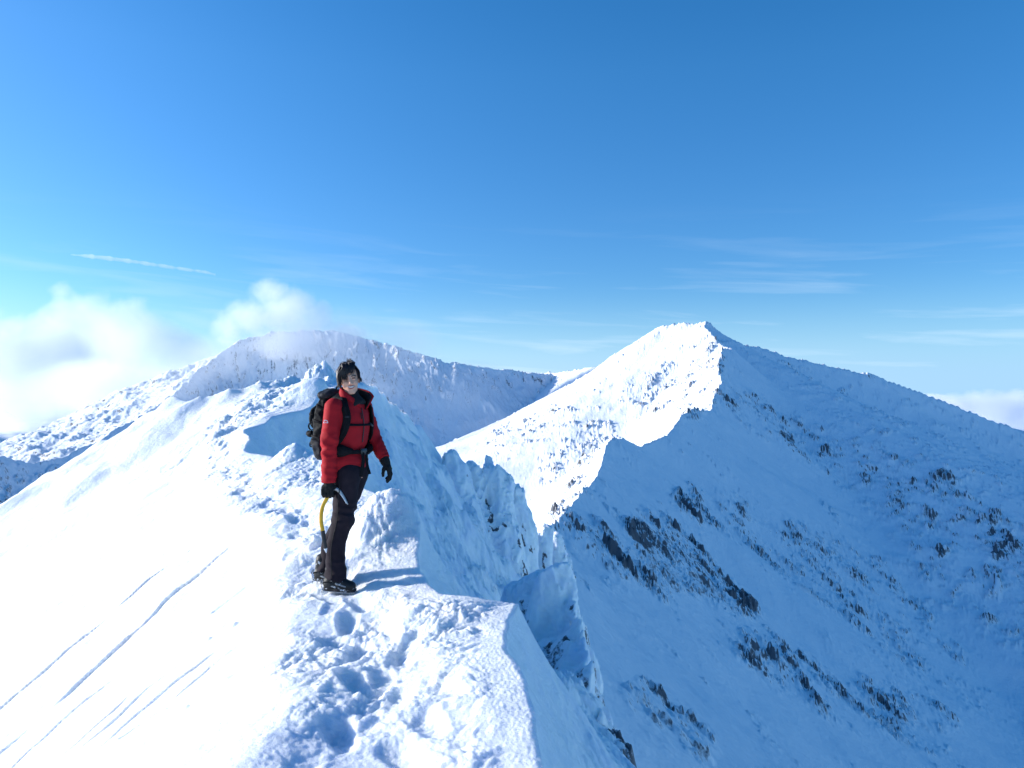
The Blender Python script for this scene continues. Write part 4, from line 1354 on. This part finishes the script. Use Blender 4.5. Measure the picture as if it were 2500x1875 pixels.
    # hip belt: padded wing each side, webbing and buckle in front
    for sgn in (-1, 1):
        pth = [torso_pt(sgn * a_, 1.112 - 0.01 * math.cos(a_), 0.018) for a_ in np.linspace(2.3, 0.55, 9)]
        wg = strap('hip_belt_wing', pth, lambda p: (p[0] - 0.05, p[1], 0.0), lambda s: 0.072 + 0.035 * math.sin(min(1, s * 1.1) * math.pi) - 0.03 * max(0, s - 0.75) * 4 * 0.9, 0.034, M_PACK, root, 5)
        pp = [torso_pt(sgn * a_, 1.112, 0.040) for a_ in np.linspace(1.55, 0.80, 6)]
        strap('belt_pocket', pp, lambda p: (p[0] - 0.05, p[1], 0.0), lambda s: 0.05 + 0.025 * math.sin(s * math.pi), 0.022, M_PACK, wg, 4)
    strap('belt_webbing', [torso_pt(a_, 1.095, 0.016) for a_ in np.linspace(-0.60, 0.60, 8)], lambda p: (p[0] - 0.05, p[1], 0.0), 0.032, 0.005, M_WEB, root, 3)
    strap('belt_buckle', [torso_pt(a_, 1.095, 0.024) for a_ in np.linspace(-0.10, 0.28, 4)], lambda p: (p[0] - 0.05, p[1], 0.0), 0.050, 0.016, M_BUCK, root, 3)
    q = torso_pt(-0.05, 1.09, 0.03)
    strap('hanging_webbing', [q, q + np.array([0.008, -0.006, -0.07]), q + np.array([-0.008, -0.012, -0.19])], lambda p: (0.5, -0.85, 0), 0.028, 0.004, M_WEB, root, 5)
    q = torso_pt(0.22, 1.09, 0.03)
    strap('hanging_webbing', [q, q + np.array([0.004, 0.0, -0.07]), q + np.array([0.012, 0.0, -0.12]), q + np.array([0.030, -0.006, -0.175])], lambda p: (0.5, -0.85, 0), 0.022, 0.004, M_WEB, root, 5)
    return root


build_pack()


def build_axe():
    root = link(bpy.data.objects.new('ice_axe', None))
    root.location = BASE
    root.scale = (0.98, 0.98, 0.98)
    tag(root, 'ice axe with a curved yellow shaft held in the hiker\'s gloved hand', 'ice axe')
    y = -0.172
    out = lambda p: (0, -1, 0)
    up = [(-0.058, y, 0.800), (-0.082, y - 0.004, 0.742), (-0.110, y - 0.008, 0.685), (-0.124, y - 0.010, 0.625), (-0.125, y - 0.010, 0.555), (-0.113, y - 0.010, 0.488)]
    lo = [(-0.113, y - 0.010, 0.488), (-0.104, y - 0.010, 0.43), (-0.096, y - 0.010, 0.385), (-0.090, y - 0.010, 0.352)]
    strap('shaft', up, out, 0.029, 0.019, M_YELLOW, root, 6)
    strap('grip', lo, out, lambda s: 0.032 - 0.006 * s, 0.022, M_GRIP, root, 5)
    strap('spike', [(-0.090, y - 0.010, 0.352), (-0.086, y - 0.010, 0.335), (-0.083, y - 0.010, 0.318)], out, lambda s: 0.024 * (1 - s) + 0.004, 0.012, M_WHITE, root, 3)
    # head: pick forward and down, adze to the rear
    pick = [(-0.060, y, 0.806), (-0.020, y, 0.812), (0.012, y, 0.795), (0.042, y, 0.755), (0.066, y, 0.715), (0.080, y, 0.690)]
    hd = strap('head', pick, out, lambda s: 0.030 * (1 - s) ** 0.8 + 0.006, 0.008, M_STEEL, root, 5)
    strap('adze', [(-0.060, y, 0.806), (-0.095, y, 0.812), (-0.125, y, 0.800)], lambda p: (0.2, 0, 1), lambda s: 0.020 + 0.025 * s, 0.006, M_STEEL, root, 4)
    strap('pick_edge', [(0.020, y - 0.006, 0.778), (0.045, y - 0.006, 0.742), (0.070, y - 0.006, 0.700)], out, 0.006, 0.004, M_WHITE, hd, 3)
    return root


build_axe()


# ---- far climbers on the ridge path
def build_climbers():
    h = 0.05
    P = sample_grid((-0.5, -0.4, -0.1), (0.5, 0.4, 2.0), h)
    f = chain(P, [(0.0, 0.0, 0.95, 0.17), (0.04, 0.0, 1.42, 0.20)], 0.05)
    f = smin(f, chain(P, [(0.0, 0.1, 0.9, 0.11), (0.10, 0.1, 0.48, 0.09), (0.05, 0.1, 0.05, 0.08)], 0.05), 0.05)
    f = smin(f, chain(P, [(0.0, -0.1, 0.9, 0.11), (-0.10, -0.1, 0.48, 0.09), (-0.2, -0.1, 0.05, 0.08)], 0.05), 0.05)
    f = smin(f, chain(P, [(0.06, 0.2, 1.42, 0.08), (0.2, 0.24, 1.12, 0.07), (0.34, 0.2, 1.0, 0.06)], 0.04), 0.04)
    f = smin(f, chain(P, [(0.06, -0.2, 1.42, 0.08), (0.10, -0.26, 1.12, 0.07), (0.2, -0.24, 0.95, 0.06)], 0.04), 0.04)
    f = smin(f, chain(P, [(0.06, 0, 1.5, 0.08), (0.09, 0, 1.68, 0.12)], 0.04), 0.04)
    f = smin(f, chain(P, [(-0.2, 0, 1.05, 0.14), (-0.18, 0, 1.42, 0.14)], 0.04), 0.06)
    m = simple_mat('dark_climbing_clothes', (0.02, 0.02, 0.025), 0.8)
    first = None
    for i, (u, v) in enumerate(((579.2, 493.6), (582.6, 489.8), (585.0, 487.0), (588.0, 483.8))):
        gx, gy, gz = GRID_G
        uu, vv = pic(gx, gy, gz)
        near = (np.abs(gy - 460) < 60)
        cost = np.where(near, (uu - u) ** 2 + 0.5 * (vv - v) ** 2, 1e9)
        k = np.unravel_index(np.argmin(cost), cost.shape)
        o = sdf_mesh('person', P, f, h, m) if first is None else first.copy()
        if first is None:
            first = o
        else:
            COL.objects.link(o)
        o.location = (gx[k], gy[k], gz[k] - 0.03)
        o.rotation_euler = (0, 0, 0.9 + 0.2 * i)
        tag(o, 'tiny dark climber far off on the sunlit ridge path across the gap', 'person', 'climbers far along the ridge')


build_climbers()
# ------------------------------------------------------------------ clouds (volumes) and the sea of cloud below
def cloud(name, label, lobes, density, nscale, rough=0.62, bite=3.0, aniso=0.35, kind=None, flat=None):
    """lobes: (u, v, distance, radius across in px, radius up in px)"""
    cs = []
    for u, v, d, ru, rv in lobes:
        p = at(u, v, d)
        cs.append((Vector(p), ru * d / FPX, rv * d / FPX))
    lo = Vector([min(c[0][i] - (c[2] if i == 2 else c[1]) for c in cs) for i in range(3)])
    hi = Vector([max(c[0][i] + (c[2] if i == 2 else c[1]) for c in cs) for i in range(3)])
    mid = (lo + hi) / 2
    # closed hull round the lobes, as a union of ellipsoids
    h = max(hi - lo) / 46
    P = sample_grid(lo - Vector((h, h, h)) * 2, hi + Vector((h, h, h)) * 2, h)
    f = None
    for c, ra, rz in cs:
        g = (np.sqrt(((P[0] - c[0]) / ra) ** 2 + ((P[1] - c[1]) / ra) ** 2 + ((P[2] - c[2]) / rz) ** 2) - 1.0) * min(ra, rz)
        f = g if f is None else np.minimum(f, g)
    v, q = surface_nets(f.astype(F32), [P[0][0, 0, 0], P[1][0, 0, 0], P[2][0, 0, 0]], h)
    m = bpy.data.materials.new('cloud_vapour')
    m.use_nodes = True
    m.node_tree.nodes.clear()
    t = NT(m.node_tree)
    out = t.n('ShaderNodeOutputMaterial')
    pos = t.n('ShaderNodeTexCoord').outputs['Object']
    val = None
    for c, ra, rz in cs:
        cc = c - mid
        mp = t.n('ShaderNodeMapping', {'Vector': pos, 'Location': (-cc[0] / ra, -cc[1] / ra, -cc[2] / rz), 'Scale': (1 / ra, 1 / ra, 1 / rz)})
        ln = t.n('ShaderNodeVectorMath', {0: mp.outputs[0]}, operation='LENGTH').outputs['Value']
        e = t.math('SUBTRACT', 1.0, ln)
        val = e if val is None else t.n('ShaderNodeMath', {0: val, 1: e, 2: 0.25}, operation='SMOOTH_MAX').outputs[0]
    ns = t.n('ShaderNodeTexNoise', {'Vector': pos, 'Scale': 1.0 / nscale, 'Detail': 7.0, 'Roughness': rough, 'Distortion': 0.3})
    nz = t.math('MULTIPLY', t.math('SUBTRACT', ns.outputs[0], 0.56), bite)
    dens = t.math('ADD', t.math('MULTIPLY', val, 1.6), nz)
    dens = t.n('ShaderNodeClamp', {0: dens}).outputs[0]
    dens = t.math('MULTIPLY', t.math('MULTIPLY', dens, t.ramp(val, 0.0, 0.25)), density)
    vol = t.n('ShaderNodeVolumePrincipled', {'Color': (0.985, 0.993, 1.0, 1), 'Anisotropy': aniso, 'Density': dens})
    lk(t, vol.outputs[0], out.inputs['Volume'])
    o = mesh_from(name, v - np.array(mid)[None], q, m)
    o.location = mid
    if kind:
        tag(o, kind=kind)
    else:
        tag(o, label, 'cloud')
    return o


cloud('cloud', 'big bright white cumulus rising at the far left, taller than its neighbour', [
    (40, 358, 4300, 70, 56), (-20, 350, 4300, 60, 50), (72, 318, 4250, 36, 34), (20, 398, 4300, 90, 44), (62, 292, 4200, 17, 15), (80, 350, 4250, 56, 52)],
    0.0062, 230.0, rough=0.68, bite=3.2, aniso=0.1)
cloud('cloud', 'long white cloud sloping down towards the cloud-capped mountain', [
    (118, 330, 3350, 50, 46), (150, 345, 3300, 48, 40), (182, 355, 3300, 38, 30), (120, 390, 3350, 110, 42), (170, 385, 3300, 60, 36), (96, 312, 3350, 24, 22)],
    0.0062, 190.0, rough=0.68, bite=3.0, aniso=0.1)
cloud('cloud', 'white wisp of cloud clinging to the summit of the far mountain', [
    (285, 312, 1640, 44, 33), (250, 318, 1620, 32, 25), (318, 318, 1650, 24, 26), (300, 335, 1640, 42, 26), (270, 292, 1650, 26, 19), (232, 330, 1600, 26, 22), (340, 338, 1660, 34, 22), (290, 345, 1600, 60, 20)],
    0.016, 60.0, rough=0.70, bite=3.5, aniso=0.1)
cloud('cloud', 'thin mist veil trailing right along the far summit ridge', [
    (345, 332, 1630, 56, 32), (400, 340, 1640, 56, 26), (330, 345, 1640, 66, 28), (390, 375, 1600, 80, 40), (470, 385, 1600, 60, 30)],
    0.0030, 120.0, bite=1.6, aniso=0.1)
cloud('cloud', 'thin veil of mist over the left shoulder of the far mountain', [
    (215, 362, 1430, 50, 34), (180, 385, 1300, 48, 30), (150, 398, 1250, 40, 22)],
    0.0035, 90.0, bite=2.0)
cloud('cloud', 'grey and white cumulus low behind the right end of the skyline', [
    (985, 408, 6500, 38, 24), (1030, 418, 6500, 46, 28), (955, 404, 6500, 20, 13), (1090, 420, 6500, 60, 34), (1015, 405, 6600, 30, 20), (930, 402, 6700, 30, 10)],
    0.012, 380.0, rough=0.66, bite=2.6)

# contrail
p0, p1 = Vector(at(70, 254.5, 9000)), Vector(at(216, 272.5, 9000))
ring = []
for i in range(41):
    s = i / 40
    c = p0.lerp(p1, s)
    r = (8 + 26 * min(1, s * 6) * (1 - 0.55 * s)) * (0.85 + 0.3 * math.sin(i * 1.9) * math.sin(i * 0.7))
    c.z += 10 * math.sin(s * 5) - 18 * max(0, s - 0.93) * 14
    for k in range(10):
        a = k * math.tau / 10
        ring.append((c.x, c.y + r * math.cos(a), c.z + r * math.sin(a)))
qs = [(i * 10 + k, i * 10 + (k + 1) % 10, (i + 1) * 10 + (k + 1) % 10, (i + 1) * 10 + k) for i in range(40) for k in range(10)]
m = bpy.data.materials.new('contrail_vapour')
m.use_nodes = True
m.node_tree.nodes.clear()
t = NT(m.node_tree)
out = t.n('ShaderNodeOutputMaterial')
vol = t.n('ShaderNodeVolumePrincipled', {'Color': (0.99, 0.99, 1.0, 1), 'Anisotropy': 0.3, 'Density': 0.007})
lk(t, vol.outputs[0], out.inputs['Volume'])
o = mesh_from('contrail', ring, qs, m)
tag(o, 'thin white contrail slanting across the blue sky above the big cloud', 'contrail')

# sea of cloud far below
x, y = polar(-60, 60, 700, 2600, 60000, 420)
z = -230 + 60 * billow(x / 900, y / 900, 5, 801, 0.55) + 45 * fbm(x / 2600, y / 2600, 4, 811)
m, t, b = new_mat('cloud_top')
b.inputs['Base Color'].default_value = (0.9, 0.92, 0.95, 1)
b.inputs['Roughness'].default_value = 1.0
b.inputs['Specular IOR Level'].default_value = 0.0
o = mesh_from('cloud_sea', np.stack([x, y, z], -1).reshape(-1, 3), grid_quads(*x.shape)[:, ::-1], m)
tag(o, kind='stuff')
# ------------------------------------------------------------------ light, sky, camera
SUN_EL, SUN_AZ = math.radians(14.0), math.radians(-82.0)     # azimuth from the view axis (+y), clockwise
sd = Vector((math.sin(SUN_AZ) * math.cos(SUN_EL), math.cos(SUN_AZ) * math.cos(SUN_EL), math.sin(SUN_EL)))
sl = bpy.data.lights.new('sun', 'SUN')
sl.energy = 4.4
sl.angle = math.radians(0.53)
sl.color = (1.0, 0.965, 0.92)
so = link(bpy.data.objects.new('sun', sl))
so.rotation_euler = (-sd).to_track_quat('-Z', 'Y').to_euler()
so.location = (-40, 5, 30)

w = bpy.data.worlds.new('World')
scene.world = w
w.use_nodes = True
t = NT(w.node_tree)
bg = w.node_tree.nodes['Background']
sky = t.n('ShaderNodeTexSky', sky_type='NISHITA')
sky.sun_disc = False
sky.sun_elevation = SUN_EL
sky.sun_rotation = SUN_AZ
sky.altitude = 900
sky.air_density = 1.0
sky.dust_density = 0.9
sky.ozone_density = 3.0
hs = t.n('ShaderNodeHueSaturation', {'Saturation': 1.30, 'Value': 1.15, 'Hue': 0.503, 'Color': sky.outputs[0]})
tc = t.n('ShaderNodeTexCoord')
sep = t.n('ShaderNodeSeparateXYZ', {0: tc.outputs['Generated']})
elev = t.math('ARCSINE', sep.outputs[2])
azim = t.math('ARCTAN2', sep.outputs[0], sep.outputs[1])
# thin pale veil low over the horizon, stronger towards the sun
low = t.n('ShaderNodeMapRange', {0: elev, 1: -0.02, 2: 0.19, 3: 1.0, 4: 0.0}, interpolation_type='SMOOTHERSTEP').outputs[0]
veil = t.math('MULTIPLY', t.math('POWER', low, 1.5), 0.97)
sunny = t.ramp(azim, 0.5, -0.7)
vcol = t.mix(sunny, (2.0, 3.4, 5.0, 1), (3.0, 4.3, 5.6, 1))
dark = t.n('ShaderNodeMapRange', {0: azim, 1: -0.5, 2: 0.75, 3: 1.05, 4: 0.85}).outputs[0]
dk = t.n('ShaderNodeVectorMath', {0: hs.outputs[0], 3: dark}, operation='SCALE').outputs[0]
# clear mountain air: the blue holds almost down to the horizon
clr = t.mix(t.n('ShaderNodeMapRange', {0: elev, 1: 0.08, 2: 0.40, 3: 0.0, 4: 1.0}).outputs[0], (0.56, 0.74, 0.88, 1), (1.12, 1.0, 1.0, 1))
mul = t.n('ShaderNodeVectorMath', {0: dk, 1: clr}, operation='MULTIPLY').outputs[0]
c1 = t.mix(veil, mul, vcol)
# cirrus streaks
cv = t.n('ShaderNodeCombineXYZ', {0: t.math('MULTIPLY', azim, 2.2), 1: t.math('MULTIPLY', t.math('ADD', elev, t.math('MULTIPLY', azim, 0.06)), 26.0), 2: 3.3})
cn = t.n('ShaderNodeTexNoise', {'Vector': cv.outputs[0], 'Scale': 1.6, 'Detail': 6.0, 'Roughness': 0.55, 'Distortion': 0.4})
cm = t.math('MULTIPLY', t.ramp(cn.outputs[0], 0.52, 0.82), t.n('ShaderNodeMapRange', {0: elev, 1: 0.0, 2: 0.26, 3: 1.0, 4: 0.0}, interpolation_type='SMOOTHSTEP').outputs[0])
c2 = t.mix(t.math('MULTIPLY', cm, 0.60), c1, (4.2, 5.0, 5.8, 1))
lk(t, c2, bg.inputs['Color'])
bg.inputs['Strength'].default_value = 0.14

cam = bpy.data.cameras.new('camera')
cam.sensor_width = 36.0
cam.lens = 36.0 * FPX / W_PX
cam.clip_start = 0.05
cam.clip_end = 90000
co = link(bpy.data.objects.new('camera', cam))
co.location = (0, 0, 0)
co.rotation_euler = (math.pi / 2 + PITCH, 0, 0)
scene.camera = co
scene.view_settings.view_transform = 'Standard'
scene.view_settings.look = 'None'
scene.view_settings.gamma = 1
scene.view_settings.use_curve_mapping = False
scene.view_settings.exposure = 0.62
scene.cycles.max_bounces = 26
scene.cycles.diffuse_bounces = 4
scene.cycles.volume_bounces = 24
scene.cycles.volume_step_rate = 0.6
scene.cycles.volume_max_steps = 512
